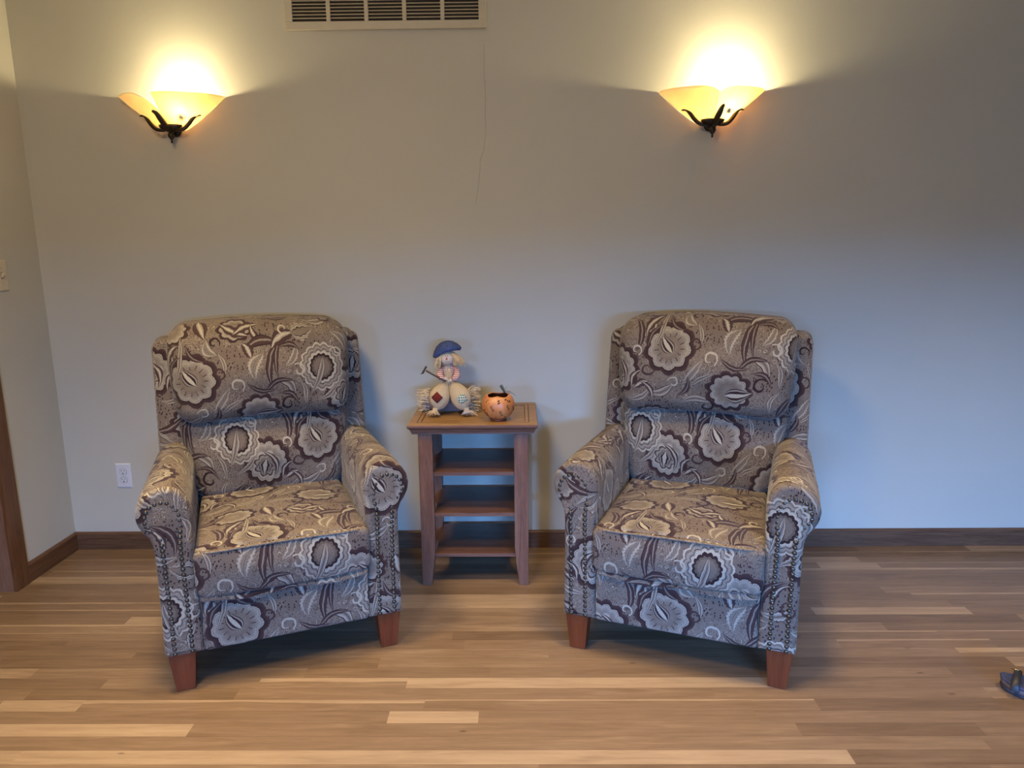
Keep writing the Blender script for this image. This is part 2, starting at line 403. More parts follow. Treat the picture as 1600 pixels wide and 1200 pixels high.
def floor_material():
    m, t, b = material('hardwood_planks')
    uv = t.n('ShaderNodeUVMap').outputs[0]                       # u metres along the board, v 0..1 across
    at = t.n('ShaderNodeAttribute'); at.attribute_name = 'plank'  # r tone, g streak, b seed
    s = t.n('ShaderNodeSeparateColor'); t.L.new(at.outputs['Color'], s.inputs[0])
    tone, streak, seed = s.outputs
    tc = t.n('ShaderNodeTexCoord').outputs['Object']
    cmb = t.n('ShaderNodeCombineXYZ'); t.L.new(t.math('MULTIPLY', seed, 37.0), cmb.inputs[2])
    p = t.vec('ADD', tc, cmb.outputs[0])
    g1 = t.noise(t.mapping(p, sc=(1.0, 13, 1)), 3.2, 5, .6, .9)
    g2 = t.noise(t.mapping(p, sc=(2.2, 60, 1)), 6, 3, .6)
    f = t.math('ADD', tone, t.math('MULTIPLY', t.math('SUBTRACT', g1, .5), .62))
    f = t.math('ADD', f, t.math('MULTIPLY', t.math('SUBTRACT', g2, .5), .30))
    su = t.n('ShaderNodeSeparateXYZ'); t.L.new(uv, su.inputs[0])
    edge = t.noise(t.mapping(p, sc=(1, .01, 1)), 2.6, 2)
    thr = t.math('SUBTRACT', 1.0, t.math('MULTIPLY', streak, t.math('MULTIPLY_ADD', edge, 1.6, .2)))
    st = t.math('GREATER_THAN', su.outputs[1], thr)
    st = t.math('MULTIPLY', st, t.math('GREATER_THAN', streak, .02))
    f = t.math('MULTIPLY_ADD', st, .27, f, clamp=True)
    c, _ = t.ramp(f, [(0, (.080, .048, .026)), (.3, (.148, .094, .054)), (.55, (.215, .143, .086)), (.8, (.335, .238, .148)), (1, (.41, .30, .19))])
    v = t.math('ABSOLUTE', t.math('SUBTRACT', su.outputs[1], .5))
    gap = t.math('GREATER_THAN', v, .488)
    c = t.mix(t.math('MULTIPLY', gap, .55), c, (.06, .03, .015))
    kn = t.n('ShaderNodeTexVoronoi'); t.L.new(t.mapping(p, sc=(1.4, 4, 1)), kn.inputs['Vector']); kn.inputs['Scale'].default_value = 2.4
    k, _ = t.ramp(kn.outputs['Distance'], [(.02, (1, 1, 1)), (.055, (0, 0, 0))])
    c = t.mix(t.math('MULTIPLY', k, .7), c, (.07, .035, .018))
    t.L.new(c, b.inputs['Base Color'])
    b.inputs['Roughness'].default_value = .36; b.inputs['Specular IOR Level'].default_value = .35
    h = t.math('SUBTRACT', t.math('MULTIPLY', g2, .25), gap)
    bump(t, b, h, .2, .0006)
    return m

def emission(name, col, strength):
    m, t, b = material(name)
    b.inputs['Base Color'].default_value = c4(col); b.inputs['Emission Color'].default_value = c4(col); b.inputs['Emission Strength'].default_value = strength
    return m

def glass_shade():
    m, t, b = material('alabaster_glass')
    nt = m.node_tree; nt.nodes.remove(b); out = [n for n in nt.nodes if n.type == 'OUTPUT_MATERIAL'][0]
    tc = t.n('ShaderNodeTexCoord').outputs['Object']
    c, _ = t.ramp(t.noise(tc, 14, 3), [(.3, (.90, .84, .72)), (.7, (.97, .92, .83))])
    tl = t.n('ShaderNodeBsdfTranslucent'); t.L.new(c, tl.inputs[0])
    df = t.n('ShaderNodeBsdfDiffuse'); t.L.new(c, df.inputs[0])
    tp = t.n('ShaderNodeBsdfTransparent'); tp.inputs[0].default_value = (1.0, .62, .18, 1)
    gl = t.n('ShaderNodeBsdfGlossy'); gl.inputs['Roughness'].default_value = .25
    m1 = t.n('ShaderNodeMixShader'); m1.inputs[0].default_value = .30; t.L.new(tl.outputs[0], m1.inputs[1]); t.L.new(df.outputs[0], m1.inputs[2])
    m2 = t.n('ShaderNodeMixShader'); m2.inputs[0].default_value = .20; t.L.new(m1.outputs[0], m2.inputs[1]); t.L.new(tp.outputs[0], m2.inputs[2])
    m3 = t.n('ShaderNodeMixShader'); m3.inputs[0].default_value = .04; t.L.new(m2.outputs[0], m3.inputs[1]); t.L.new(gl.outputs[0], m3.inputs[2])
    t.L.new(m3.outputs[0], out.inputs[0])
    return m

def weave(name, c1, c2, scale, rough=.9, checks=False, coord='Object'):
    m, t, b = material(name)
    tc = t.n('ShaderNodeTexCoord').outputs[coord]
    if checks:
        s = t.n('ShaderNodeSeparateXYZ'); t.L.new(tc, s.inputs[0])
        a = t.math('GREATER_THAN', t.math('SINE', t.math('MULTIPLY', t.math('ADD', s.outputs[0], s.outputs[1]), scale)), 0)
        z = t.math('GREATER_THAN', t.math('SINE', t.math('MULTIPLY', s.outputs[2], scale)), 0)
        f = t.math('MULTIPLY', t.math('ADD', a, z), .5)
        c = t.mix(f, c1, c2)
    else:
        w = t.n('ShaderNodeTexWave'); w.bands_direction = 'Z'; t.L.new(tc, w.inputs[0]); w.inputs['Scale'].default_value = scale
        w.inputs['Distortion'].default_value = 1.5
        n = t.noise(tc, scale*.3, 3)
        c = t.mix(t.math('MULTIPLY_ADD', w.outputs[1], .4, t.math('MULTIPLY', n, .6)), c1, c2)
        bump(t, b, w.outputs[1], .3, .0008)
    t.L.new(c, b.inputs['Base Color']); b.inputs['Roughness'].default_value = rough; b.inputs['Specular IOR Level'].default_value = .1
    return m

M = {}
M['wall'] = wall_material()
M['ceiling'] = simple('ceiling_paint', (.78, .75, .68), .85, var=.02, scale=3)
M['floor'] = floor_material()
M['trimwood'] = wood('dark_walnut_trim', (.050, .024, .012), (.105, .052, .026), (.165, .088, .046), .42, 'X')
M['trimwoodY'] = wood('dark_walnut_trim_side', (.060, .024, .009), (.115, .050, .020), (.17, .080, .035), .42, 'Y')
M['trimwoodZ'] = wood('dark_walnut_casing', (.070, .026, .009), (.13, .054, .020), (.19, .085, .034), .40, 'Z')
M['jambwood'] = wood('brown_jamb_wood', (.15, .075, .045), (.21, .11, .068), (.27, .15, .095), .35, 'Z')
M['legwood'] = wood('cherry_leg_wood', (.090, .016, .004), (.140, .029, .007), (.190, .044, .012), .38, 'Z', .6)
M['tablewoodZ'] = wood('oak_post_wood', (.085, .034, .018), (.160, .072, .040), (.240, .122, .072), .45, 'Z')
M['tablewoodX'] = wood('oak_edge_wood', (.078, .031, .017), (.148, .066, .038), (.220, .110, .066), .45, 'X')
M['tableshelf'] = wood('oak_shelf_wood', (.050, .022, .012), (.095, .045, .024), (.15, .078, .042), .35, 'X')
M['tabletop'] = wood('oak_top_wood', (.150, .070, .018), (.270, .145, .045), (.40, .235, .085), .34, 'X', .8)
M['groove'] = simple('dark_groove', (.035, .016, .008), .7)
M['fabric'] = fabric_material()
M['welt'] = simple('welt_cord_fabric', (.19, .155, .12), .95, var=.45, scale=160, spec=.1)
M['underside'] = simple('black_dust_cover', (.02, .02, .022), .95)
M['nail'] = simple('bronze_nailhead', (.095, .075, .055), .28, metal=.9, var=.25, scale=60)
M['bronze'] = simple('dark_bronze', (.045, .036, .020), .38, metal=.7, var=.3, scale=40)
M['glass'] = glass_shade()
M['bulb'] = emission('lit_bulb', (1.0, .80, .50), 60)
M['almond'] = simple('almond_painted_steel', (.55, .49, .36), .45, var=.03)
M['duct'] = simple('dark_duct', (.075, .058, .042), .9)
M['plate'] = simple('white_plastic_plate', (.68, .68, .68), .35, var=.02)
M['ivory'] = simple('ivory_plastic_plate', (.66, .57, .40), .35, var=.02)
M['slot'] = simple('black_slot', (.01, .01, .01), .8)
M['screw'] = simple('steel_screw', (.55, .52, .45), .35, metal=.8)
M['crack'] = simple('hairline_crack', (.46, .42, .34), .9, var=.2, scale=60)

# ------------------------------------------------------------------ room shell
XL, XR, YB, YR, HC = -2.088, 3.6, 0.0, -6.0, 2.75
def struct(o): return tag(o, kind='structure')

def build_floor():
    random.seed(11)
    W = .0565; Y0 = -.0125
    # hand-placed boards (row, x0, x1, tone, streak); the rest is random
    fixed = FLOOR_FIXED
    rows = {}
    for r, x0, x1, tn, sk in fixed: rows.setdefault(r, []).append((x0, x1, tn, sk))
    mb = MB(); cols = []
    x_lo, x_hi = -2.9, 3.7
    nrow = int(6.05/W)
    def plank(r, x0, x1, tn, sk):
        if x1-x0 < .005: return
        ya = Y0 - r*W; yb = ya - W
        if r == 0: ya = .02
        sd = random.random()
        mb.add([(x0, yb, 0), (x1, yb, 0), (x1, ya, 0), (x0, ya, 0)], [(0, 1, 2, 3)], [[(x0, 0), (x1, 0), (x1, 1), (x0, 1)]], 0, False)
        cols.append((tn, sk, sd, 1))
    def rnd():
        q = random.random()
        tn = .74 if q < .04 else random.uniform(.28, .60)
        return tn, (random.choice((.12, .2, .3)) if random.random() < .09 else 0)
    for r in range(nrow):
        fx = sorted(rows.get(r, [])); x = x_lo - random.uniform(0, .8)
        def fill(a, bnd):
            while a < bnd:
                L = random.uniform(.45, 1.7); e = min(a+L, bnd)
                if bnd-e < .25: e = bnd
                tn, sk = rnd(); plank(r, a, e, tn, sk); a = e
        for (a, bb, tn, sk) in fx:
            fill(x, a); plank(r, a, bb, tn, sk); x = bb
        fill(x, x_hi)
    o = mb.build('floor', M['floor'], weld=False)
    ca = o.data.attributes.new('plank', 'FLOAT_COLOR', 'CORNER')
    k = 0
    for i, pgn in enumerate(o.data.polygons):
        for _ in range(pgn.loop_total):
            ca.data[k].color = cols[i]; k += 1
    return struct(o)

FLOOR_FIXED = [
    # row, x0, x1, tone, streak   (rows count from the back wall)
    (2, 1.00, 1.50, .66, 0), (3, 1.30, 1.56, .80, 0), (4, .95, 2.60, .50, .35), (6, .95, 2.6, .44, 0), (8, 1.56, 2.7, .46, .22), (8, .70, 1.56, .40, 0),
    (13, 1.0, 1.50, .42, .18), (15, 1.50, 2.1, .52, .5), (0, 2.05, 2.8, .72, 0), (5, .9, 2.4, .40, 0),
    (2, -2.2, -.95, .46, .12), (4, -2.05, -.9, .50, .15), (5, -2.09, -1.0, .76, 0), (6, -2.1, -.9, .42, .18), (3, -2.1, -1.0, .52, 0),
    (9, -2.4, -.7, .46, .22), (8, -2.4, -2.11, .82, 0), (11, -1.49, -1.0, .80, 0), (7, -2.4, -.9, .50, 0), (10, -2.4, -.8, .44, .2),
    (12, -2.4, -1.0, .60, .2), (17, -2.4, -1.62, .66, 0),
    (18, -.85, -.37, .56, .35), (18, -.37, .80, .80, 0), (19, -.9, .6, .50, 0), (20, -1.36, -.3, .50, .30), (21, -.40, -.13, .82, 0), (21, -.13, .7, .5, .0),
    (22, -2.3, -.97, .78, 0), (22, -.97, .8, .48, 0), (23, -2.0, 1.3, .50, 0), (24, -1.40, .90, .80, 0), (20, -.3, .9, .46, .14),
]
build_floor()

def quadbox(name, x0, x1, y0, y1, z0, z1, mat, **k):
    mb = MB(); mb.box(x0, x1, y0, y1, z0, z1); return mb.build(name, mat, **k)
wb = struct(quadbox('wall_back', XL-.15, XR+.1, 0, .12, 0, HC, M['wall']))
# hairline crack running down from the vent
mb = MB()
cr = [(-.136, 2.19), (-.138, 2.06), (-.134, 2.0), (-.137, 1.90), (-.135, 1.85), (-.147, 1.77), (-.160, 1.74), (-.166, 1.66), (-.176, 1.60), (-.185, 1.55)]
pts = []
random.seed(4)
for (a, b_) in zip(cr, cr[1:]):
    for k in range(5):
        q = k/5; pts.append((a[0]+(b_[0]-a[0])*q+random.uniform(-.0012, .0012), -.0004, a[1]+(b_[1]-a[1])*q))
mb.tube(pts, [.0007+.0004*sin(i*.7)**2 for i in range(len(pts))], 6)
mb.build('crack', M['crack'], wb)
# left wall with the door opening (its far jamb shows at the edge of the picture)
mb = MB()
mb.box(XL-.12, XL, -.425, 0, 0, HC); mb.box(XL-.12, XL, -1.30, -.425, 2.05, HC); mb.box(XL-.12, XL, YR, -1.30, 0, HC)
struct(mb.build('wall_left', M['wall'], weld=False))
struct(quadbox('wall_right', XR, XR+.12, YR, 0, 0, HC, M['wall']))
struct(quadbox('ceiling', XL-.12, XR+.12, YR, .1, HC, HC+.1, M['ceiling']))
# rear wall with two window openings
mb = MB()
wins = [(-3.3+.0, -3.3, 0, 0)]
def rear(x0, x1, z0, z1): mb.box(x0, x1, YR-.12, YR, z0, z1)
LW, RW, WZ0, WZ1 = (-2.0, -1.0), (.35, 3.1), .15, 1.55
rear(XL-.12, LW[0], 0, HC); rear(LW[1], RW[0], 0, HC); rear(RW[1], XR+.12, 0, HC)
for w in (LW, RW): rear(w[0], w[1], 0, WZ0); rear(w[0], w[1], WZ1, HC)
struct(mb.build('wall_rear', M['wall'], weld=False))
for i, w in enumerate((LW, RW)):
    mb = MB(); f = .05
    mb.box(w[0], w[0]+f, YR-.10, YR+.01, WZ0, WZ1); mb.box(w[1]-f, w[1], YR-.10, YR+.01, WZ0, WZ1)
    mb.box(w[0], w[1], YR-.10, YR+.01, WZ0, WZ0+f); mb.box(w[0], w[1], YR-.10, YR+.01, WZ1-f, WZ1)
    if i: c = (w[0]+w[1])/2; mb.box(c-f/2, c+f/2, YR-.10, YR+.01, WZ0, WZ1)
    struct(mb.build('window_%d' % (i+1), M['trimwoodZ'], weld=False))
# hallway beyond the door opening
mb = MB(); mb.box(-2.95, -2.90, -1.6, -.2, 0, HC); mb.box(-2.95, XL-.12, -.30, -.25, 0, HC)
mb.box(-2.95, XL-.12, -1.60, -1.55, 0, HC); mb.box(-2.95, XL-.12, -1.6, -.25, HC, HC+.05)
struct(mb.build('wall_hallway', M['wall'], weld=False))

def baseboard(name, x0, x1, y0, y1, axis, mat):
    h = .083; mb = MB(); t_ = .014
    if axis == 'X': prof = [(0, 0), (-t_, 0), (-t_, h-.008), (-t_+.004, h-.002), (-t_+.007, h), (0, h)]; rows = [[(x, y1+p, q) for p, q in prof] for x in (x0, x1)]
    else: prof = [(0, 0), (t_, 0), (t_, h-.008), (t_-.004, h-.002), (t_-.007, h), (0, h)]; rows = [[(x0+p, y, q) for p, q in prof] for y in (y0, y1)]
    mb.grid(rows, smooth=False); return struct(mb.build(name, mat))
baseboard('baseboard_back', XL, XR, 0, 0, 'X', M['trimwood'])
baseboard('baseboard_left', XL, XL, -.352, 0, 'Y', M['trimwoodY'])
# door casing and jamb
mb = MB()
mb.box(XL, XL+.017, -.430, -.352, 0, 2.13); mb.box(XL, XL+.017, -1.373, -1.295, 0, 2.13); mb.box(XL, XL+.017, -1.295, -.430, 2.05, 2.13)
struct(mb.build('trim_1', M['trimwoodZ'], weld=False, bevel=.002))
mb = MB()
mb.box(XL-.13, XL+.002, -.4305, -.415, 0, 2.06); mb.box(XL-.13, XL+.002, -1.31, -1.2945, 0, 2.06); mb.box(XL-.13, XL+.002, -1.31, -.415, 2.045, 2.06)
struct(mb.build('trim_2', M['jambwood'], weld=False))

# ------------------------------------------------------------------ armchair
def rrect(w, h, rc, n=14, wt=None):
    """rounded rectangle outline, counter-clockwise seen from the front; -> [(x, z, nx, nz)]; per-corner radii order: tr, tl, bl, br"""
    if not hasattr(rc, '__len__'): rc = [rc]*4
    out = []
    cs = [(w/2, h/2, 0), (-w/2, h/2, 90), (-w/2, -h/2, 180), (w/2, -h/2, 270)]
    for (cx, cz, a0), r in zip(cs, rc):
        r = max(r, .0005)
        ox = cx-math.copysign(r, cx); oz = cz-math.copysign(r, cz)
        for i in range(n+1):
            a = radians(a0+90*i/n); out.append((ox+r*cos(a), oz+r*sin(a), cos(a), sin(a)))
    # subdivide the straight sides
    res = []
    N = len(out)
    for i in range(N):
        p, q = out[i], out[(i+1) % N]
        d = math.hypot(q[0]-p[0], q[1]-p[1]); k = max(1, int(d/.02))
        for j in range(k):
            s = j/k; res.append(tuple(p[m]+(q[m]-p[m])*s for m in range(4)))
    return res

def cushion(w, h, t, rc, re, crown, deform, uvo=(0, 0), back=True, crown_side=0, puff=2.2):
    """slab in the x-z plane, thickness along y (front = -y, y from 0 to t).  deform maps (x,y,z)->(x,y,z)"""
    mb = MB(); O = rrect(w, h, rc)
    rings = []   # list of (list of pts, list of uv)
    def ring(off, y, ext, scale=None):
        pts, uvs = [], []
        for (x, z, nx, nz) in O:
            px, pz = x-nx*off, z-nz*off
            if scale is not None: px *= scale; pz *= scale
            yy = y
            if y is None:      # soft pillow crown, flat again at the rim
                a_, b_ = min(1, abs(px)/(w/2-re)), min(1, abs(pz)/(h/2-re)); yy = -crown*cos(pi*a_/2)**2*cos(pi*b_/2)**2
            pts.append((px, yy, pz)); uvs.append((px+nx*ext+uvo[0], pz+nz*ext+uvo[1]))
        uvs.append(uvs[0]); return pts, uvs
    R = []
    K = 14
    for i in range(K):        # front crown, centre to edge
        s = (i+.001)/K; R.append(ring(re, None, 0, s))
    for i in range(7):        # rounded front edge
        a = pi/2*i/6; R.append(ring(re*(1-sin(a)), re*(1-cos(a)), re*(a-sin(a)*1.0)))
    ext0 = re*(pi/2-1)
    side = max(t-2*re, .001)
    for i in range(1, 6):
        s = i/6; bul = crown_side*sin(pi*s)
        R.append(ring(-bul, re+side*s, ext0+side*s))
    for i in range(7):
        a = pi/2*i/6; R.append(ring(re*(1-cos(a)), t-re+re*sin(a), ext0+side+re*a))
    for i in range(4, -1, -1):
        s = (i+.001)/5; R.append(ring(re, t, ext0+side+re*1.57+.01*(5-i), s))
    rows = [[deform(*p) for p in r[0]] for r in R]
    mb.grid(rows, closed=True, uvrows=[r[1] for r in R])
    return mb, O

ARM_PROF = [(.262, .130), (.264, .30), (.266, .44), (.264, .52), (.262, .575), (.264, .612), (.274, .643), (.292, .664), (.318, .676), (.348, .676), (.376, .666),
            (.398, .648), (.413, .622), (.418, .594), (.414, .566), (.402, .543), (.386, .525), (.375, .500), (.373, .46), (.373, .38), (.374, .26), (.375, .130)]
def resample(P, n, closed=True):
    P = list(P); Q = P+[P[0]] if closed else P
    # Catmull-free polyline resample
    L = [0]
    for a, b_ in zip(Q, Q[1:]): L.append(L[-1]+math.dist(a, b_))
    out = []
    for i in range(n):
        s = L[-1]*i/(n if closed else n-1); k = 0
        while k < len(L)-2 and L[k+1] < s: k += 1
        q = (s-L[k])/max(L[k+1]-L[k], 1e-9); out.append(tuple(Q[k][m]+(Q[k+1][m]-Q[k][m])*q for m in range(len(P[0]))))
    return out
def offset_poly(P, d):
    """inward offset of closed polyline P"""
    n = len(P); area = sum(P[i][0]*P[(i+1) % n][1]-P[(i+1) % n][0]*P[i][1] for i in range(n)); sg = 1 if area > 0 else -1
    out = []
    for i in range(n):
        a, b_ = P[i-1], P[(i+1) % n]; tx, tz = b_[0]-a[0], b_[1]-a[1]; l = math.hypot(tx, tz) or 1
        out.append((P[i][0]-sg*tz/l*d, P[i][1]+sg*tx/l*d))
    return out

def make_arm(side, uvo):
    mb = MB(); P = resample(ARM_PROF, 120)
    # arc length for uv
    n = len(P); S = [0]
    for i in range(n): S.append(S[-1]+math.dist(P[i], P[(i+1) % n]))
    steps = [(.0, .016), (.0015, .010), (.005, .005), (.010, .0018), (.017, 0), (.05, 0), (.12, -.002), (.22, -.002), (.34, 0), (.46, 0), (.58, .001), (.640, .004), (.652, .012)]
    rows, uvr = [], []
    for (y, off) in steps:
        Q = offset_poly(P, off)
        row = []
        for (x, z) in Q:
            # roll narrows and drops slightly towards the back, front panel leans out a touch at the foot
            k = y/.65
            if z > .5: x = x-(x-.30)*.12*k; z = z-(z-.5)*.06*k*k
            yy = y + (.012 if z > .5 and y < .02 else 0)*min(1, (z-.5)/.05 if z > .5 else 0)
            row.append((x*side, yy, z))
        rows.append(row); uvr.append([(uvo[0]+y*1.0+.3, uvo[1]+s) for s in S])
    mb.grid(rows, closed=True, uvrows=uvr)
    # bevelled rim rings take the planar front mapping
    cap = [(p[0], p[1], p[2]) for p in rows[0]]
    idx = list(range(n))
    mb.add(cap, [idx], [[(uvo[0]+p[0]*side, uvo[1]+p[2]) for p in cap]], 0, False)
    capb = rows[-1]
    mb.add(capb, [idx[::-1]], [[(uvo[0]+p[0]*side, uvo[1]+p[2]) for p in capb[::-1]]], 0, False)
    for fi in range(n*4):     # first rings: planar
        f = mb.f[fi]; mb.uv[fi] = [(uvo[0]+mb.v[k][0]*side, uvo[1]+mb.v[k][2]) for k in f]
    return mb

NAIL_PATH = [(.296, .140), (.297, .30), (.300, .44), (.301, .505), (.296, .545), (.296, .582), (.306, .610), (.326, .628), (.350, .632), (.374, .622),
             (.390, .600), (.391, .574), (.378, .552), (.360, .535), (.351, .512), (.349, .44), (.347, .30), (.346, .140)]
def nail_mesh():
    mb = MB(); r = .0072
    mb.lathe([(r, .0002), (r*.97, .0012), (r*.80, .0026), (r*.5, .0037), (.0003, .0042)], 10)
    me_o = mb.build('nailhead_source', M['nail']); me = me_o.data
    for v in me.vertices: v.co = Vector((v.co.x, -v.co.z, v.co.y))
    bpy.data.objects.remove(me_o); return me
NAIL = nail_mesh()

def make_chair(P0, rz, label, off):
    root = empty('recliner_armchair', (P0[0], P0[1], 0), rz)
    tag(root, label, 'armchair', 'matching paisley recliner armchairs')
    fab = M['fabric']
    def rel(name, key):
        return off.get(key, (0, 0))
    # ---- box base hidden between the arms, and its dust cover
    mb = MB(); mb.box(-.262, .262, .03, .66, .135, .30); mb.build('base_frame', M['underside'], root)
    # ---- arms with nailheads
    for side in (-1, 1):
        arm = make_arm(side, rel('arm', 'armL' if side < 0 else 'armR')).build('arm', fab, root)
        path = resample(NAIL_PATH, 62, closed=False)
        rest = MB()
        for i, (x, z) in enumerate(path):
            at = Vector((x*side, (.012*min(1, max(0, (z-.5)/.05)) if z > .5 else 0)+.0004, z))
            if 12 <= i:
                nl = bpy.data.objects.new('nailhead', NAIL); COL.objects.link(nl); nl.parent = arm; nl.location = at
            else:
                rest.add([at+v.co for v in NAIL.vertices], [tuple(p_.vertices) for p_ in NAIL.polygons])
        tag(rest.build('nailhead', M['nail'], arm), kind='stuff')
    # ---- legs
    for sx in (-1, 1):
        for fr in (0, 1):
            mb = MB(); yb = .012 if fr == 0 else .60
            cx = sx*.325; xo = sx*.368; xi = sx*.288
            bx0, bx1 = sx*.354, sx*.299
            t0, t1 = yb, yb+.060; b0, b1 = (yb+.006, yb+.046) if fr == 0 else (yb+.045, yb+.095)
            v = [(bx0, b0, .0), (bx1, b0, .0), (bx1, b1, .0), (bx0, b1, .0), (xo, t0, .132), (xi, t0, .132), (xi, t1, .132), (xo, t1, .132)]
            mb.add(v, [(0, 1, 2, 3), (4, 5, 6, 7), (0, 1, 5, 4), (1, 2, 6, 5), (2, 3, 7, 6), (3, 0, 4, 7)], None, 0, False)
            mb.build('leg', M['legwood'], root, bevel=.0025)
    # ---- footrest panel
    u = rel('f', 'foot')
    mb, O = cushion(.524, .225, .05, .012, .011, .008, lambda x, y, z: (x, y+.004, z+.240-.012*cos(x*6)*0), u)
    foot = mb.build('footrest', fab, root)
    # ---- seat cushion: top cover, boxed front, welts
    SW, SD, ST = .532, .56, .150
    u = rel('s', 'seat')
    def sd(x, y, z):        # build lying: slab x-z plane -> x, y ; thickness -> height
        k = max(0, 1-abs(x)/.27)**.6
        yy = z+SD/2-.012; zz = .470-y
        c = (1-(2*x/SW)**2)
        if y > .02: yy += 0
        zz += .018*max(0, c)*max(0, min(1, 1-(y/.05))) * (1-((2*z/SD))**2*.6)
        return (x*(1-.04*(z/SD+.5)), yy, zz)
    mb, O = cushion(SW, SD, ST*.45, (.02, .02, .035, .035), .016, .006, sd, u)
    seat = mb.build('seat_cushion', fab, root)
    # boxed front border
    u = rel('sf', 'seatfront')
    def fb(x, y, z):
        sag = .010*sin(pi*(x/.53+.5))
        bul = .014*(1-(2*x/.53)**4)*(1-(z/.075)**2)
        return (x, y-.020-bul, z+.392+(sag*.0)-(.006*cos(pi*x/.53) if z < -.04 else 0)+(.004*cos(pi*x/.53) if z > .04 else 0))
    mb, O = cushion(.538, .150, .10, (.022, .022, .03, .03), .014, .002, fb, u)
    mb.build('seat_border', fab, root)
    w = MB()
    n = 40
    w.tube([((-.262+.524*i/n), -.020-.004*sin(pi*i/n)+.03*(abs(2*i/n-1)**14), .4625+.006*sin(pi*i/n)) for i in range(n+1)], .0042, 8)
    w.build('piping', M['welt'], seat)
    # drooping lip below the seat border
    def lip(x, y, z):
        return (x, y-.016+.02*z/.03, z+.312+.005*sin(x*23+1)-.004*cos(pi*x/.53))
    mb, O = cushion(.520, .026, .06, .012, .012, .004, lip, (u[0], u[1]+.1))
    mb.build('seat_lip', fab, root)
    # ---- back
    TILT = .17
    def lean(x, y, z):       # z measured from the seat (.46); leaning back
        return (x, y+(z-.46)*TILT, z)
    # outer shell with wings
    u = rel('w', 'wing')
    def shell(x, y, z):
        zz = z+.645; k = (zz-.45)/.6
        return lean(x*(1-.015*k), y+.600-.015*abs(x)/.37*1.0, zz)
    mb, O = cushion(.775, .800, .15, (.035, .035, .02, .02), .016, .004, shell, u)
    sh = mb.build('backrest', fab, root)
    for yy in (.012, .138):
        w = MB(); w.tube([shell(x-nx*.002, yy, z-nz*.002) for x, z, nx, nz in rrect(.775, .800, (.035, .035, .02, .02))], .0042, 6, closed=True)
        w.build('piping', M['welt'], sh)
    # lumbar cushion
    u = rel('l', 'lumbar')
    def lum(x, y, z):
        zz = z+.612; k = (zz-.46)/.30
        wid = .83+.17*min(1, max(0, k))**.7
        return lean(x*wid, y+.508-.020*math.exp(-((zz-.62)/.12)**2)*(1-(x/.31)**4), zz+.006*cos(x*5)-.006)
    mb, O = cushion(.632, .335, .13, (.060, .060, .060, .060), .056, .015, lum, u, puff=3)
    mb.build('lumbar_cushion', fab, root)
    # head cushion with clipped top corners
    u = rel('h', 'head')
    HW, HH = .652, .362
    def head(x, y, z):
        zz = z+.935; k = (z+HH/2)/HH
        belly = .030*(1-(x/.34)**4)*math.exp(-((k-.42)/.38)**2)
        roll = .050*max(0, (k-.72)/.28)**2
        return lean(x*(1+.015*sin(pi*k)-.07*max(0,1-k)**2), y+.456-belly+roll, zz+.005*cos(x*9)-.004-.006*(x/.32)**2)
    mb, O = cushion(HW, HH, .205, (.072, .072, .066, .066), .064, .022, head, u, puff=3)
    hd = mb.build('head_cushion', fab, root)
    for yy, off_ in ((.062, .0025), (.168, .004)):
        w = MB(); w.tube([head(x-nx*off_, yy, z-nz*off_) for x, z, nx, nz in rrect(HW, HH, (.072, .072, .066, .066))], .0038, 6, closed=True)
        w.build('piping', M['welt'], hd)
    return root

def uvoff(lx, lz, cz): return (-lx, cz-lz)   # pattern origin (medallion 1) lands at part-local x=lx, world height lz; cz = height of part centre
make_chair((-.759, -.985), radians(22.6), 'paisley recliner armchair left of the small wooden table, beside the wall outlet',
           dict(head=uvoff(-.25, .92, .935), lumbar=uvoff(.19, .655, .612), foot=uvoff(-.16, .20, .24), seat=(.08, .28-.04+.0), seatfront=uvoff(-.34, .385, .392), wing=(.2, .1), armL=(.1, .2), armR=(.45, .33)))
make_chair((.494, -.990), radians(-20.6), 'paisley recliner armchair right of the small wooden table, below the brighter wall lamp',
           dict(head=uvoff(-.12, 1.0, .935), lumbar=uvoff(.08, .66, .612), foot=uvoff(-.03, .19, .24), seat=(.10, .28-.03), seatfront=uvoff(-.36, .37, .392), wing=(.5, .25), armL=(.3, .05), armR=(.15, .4)))

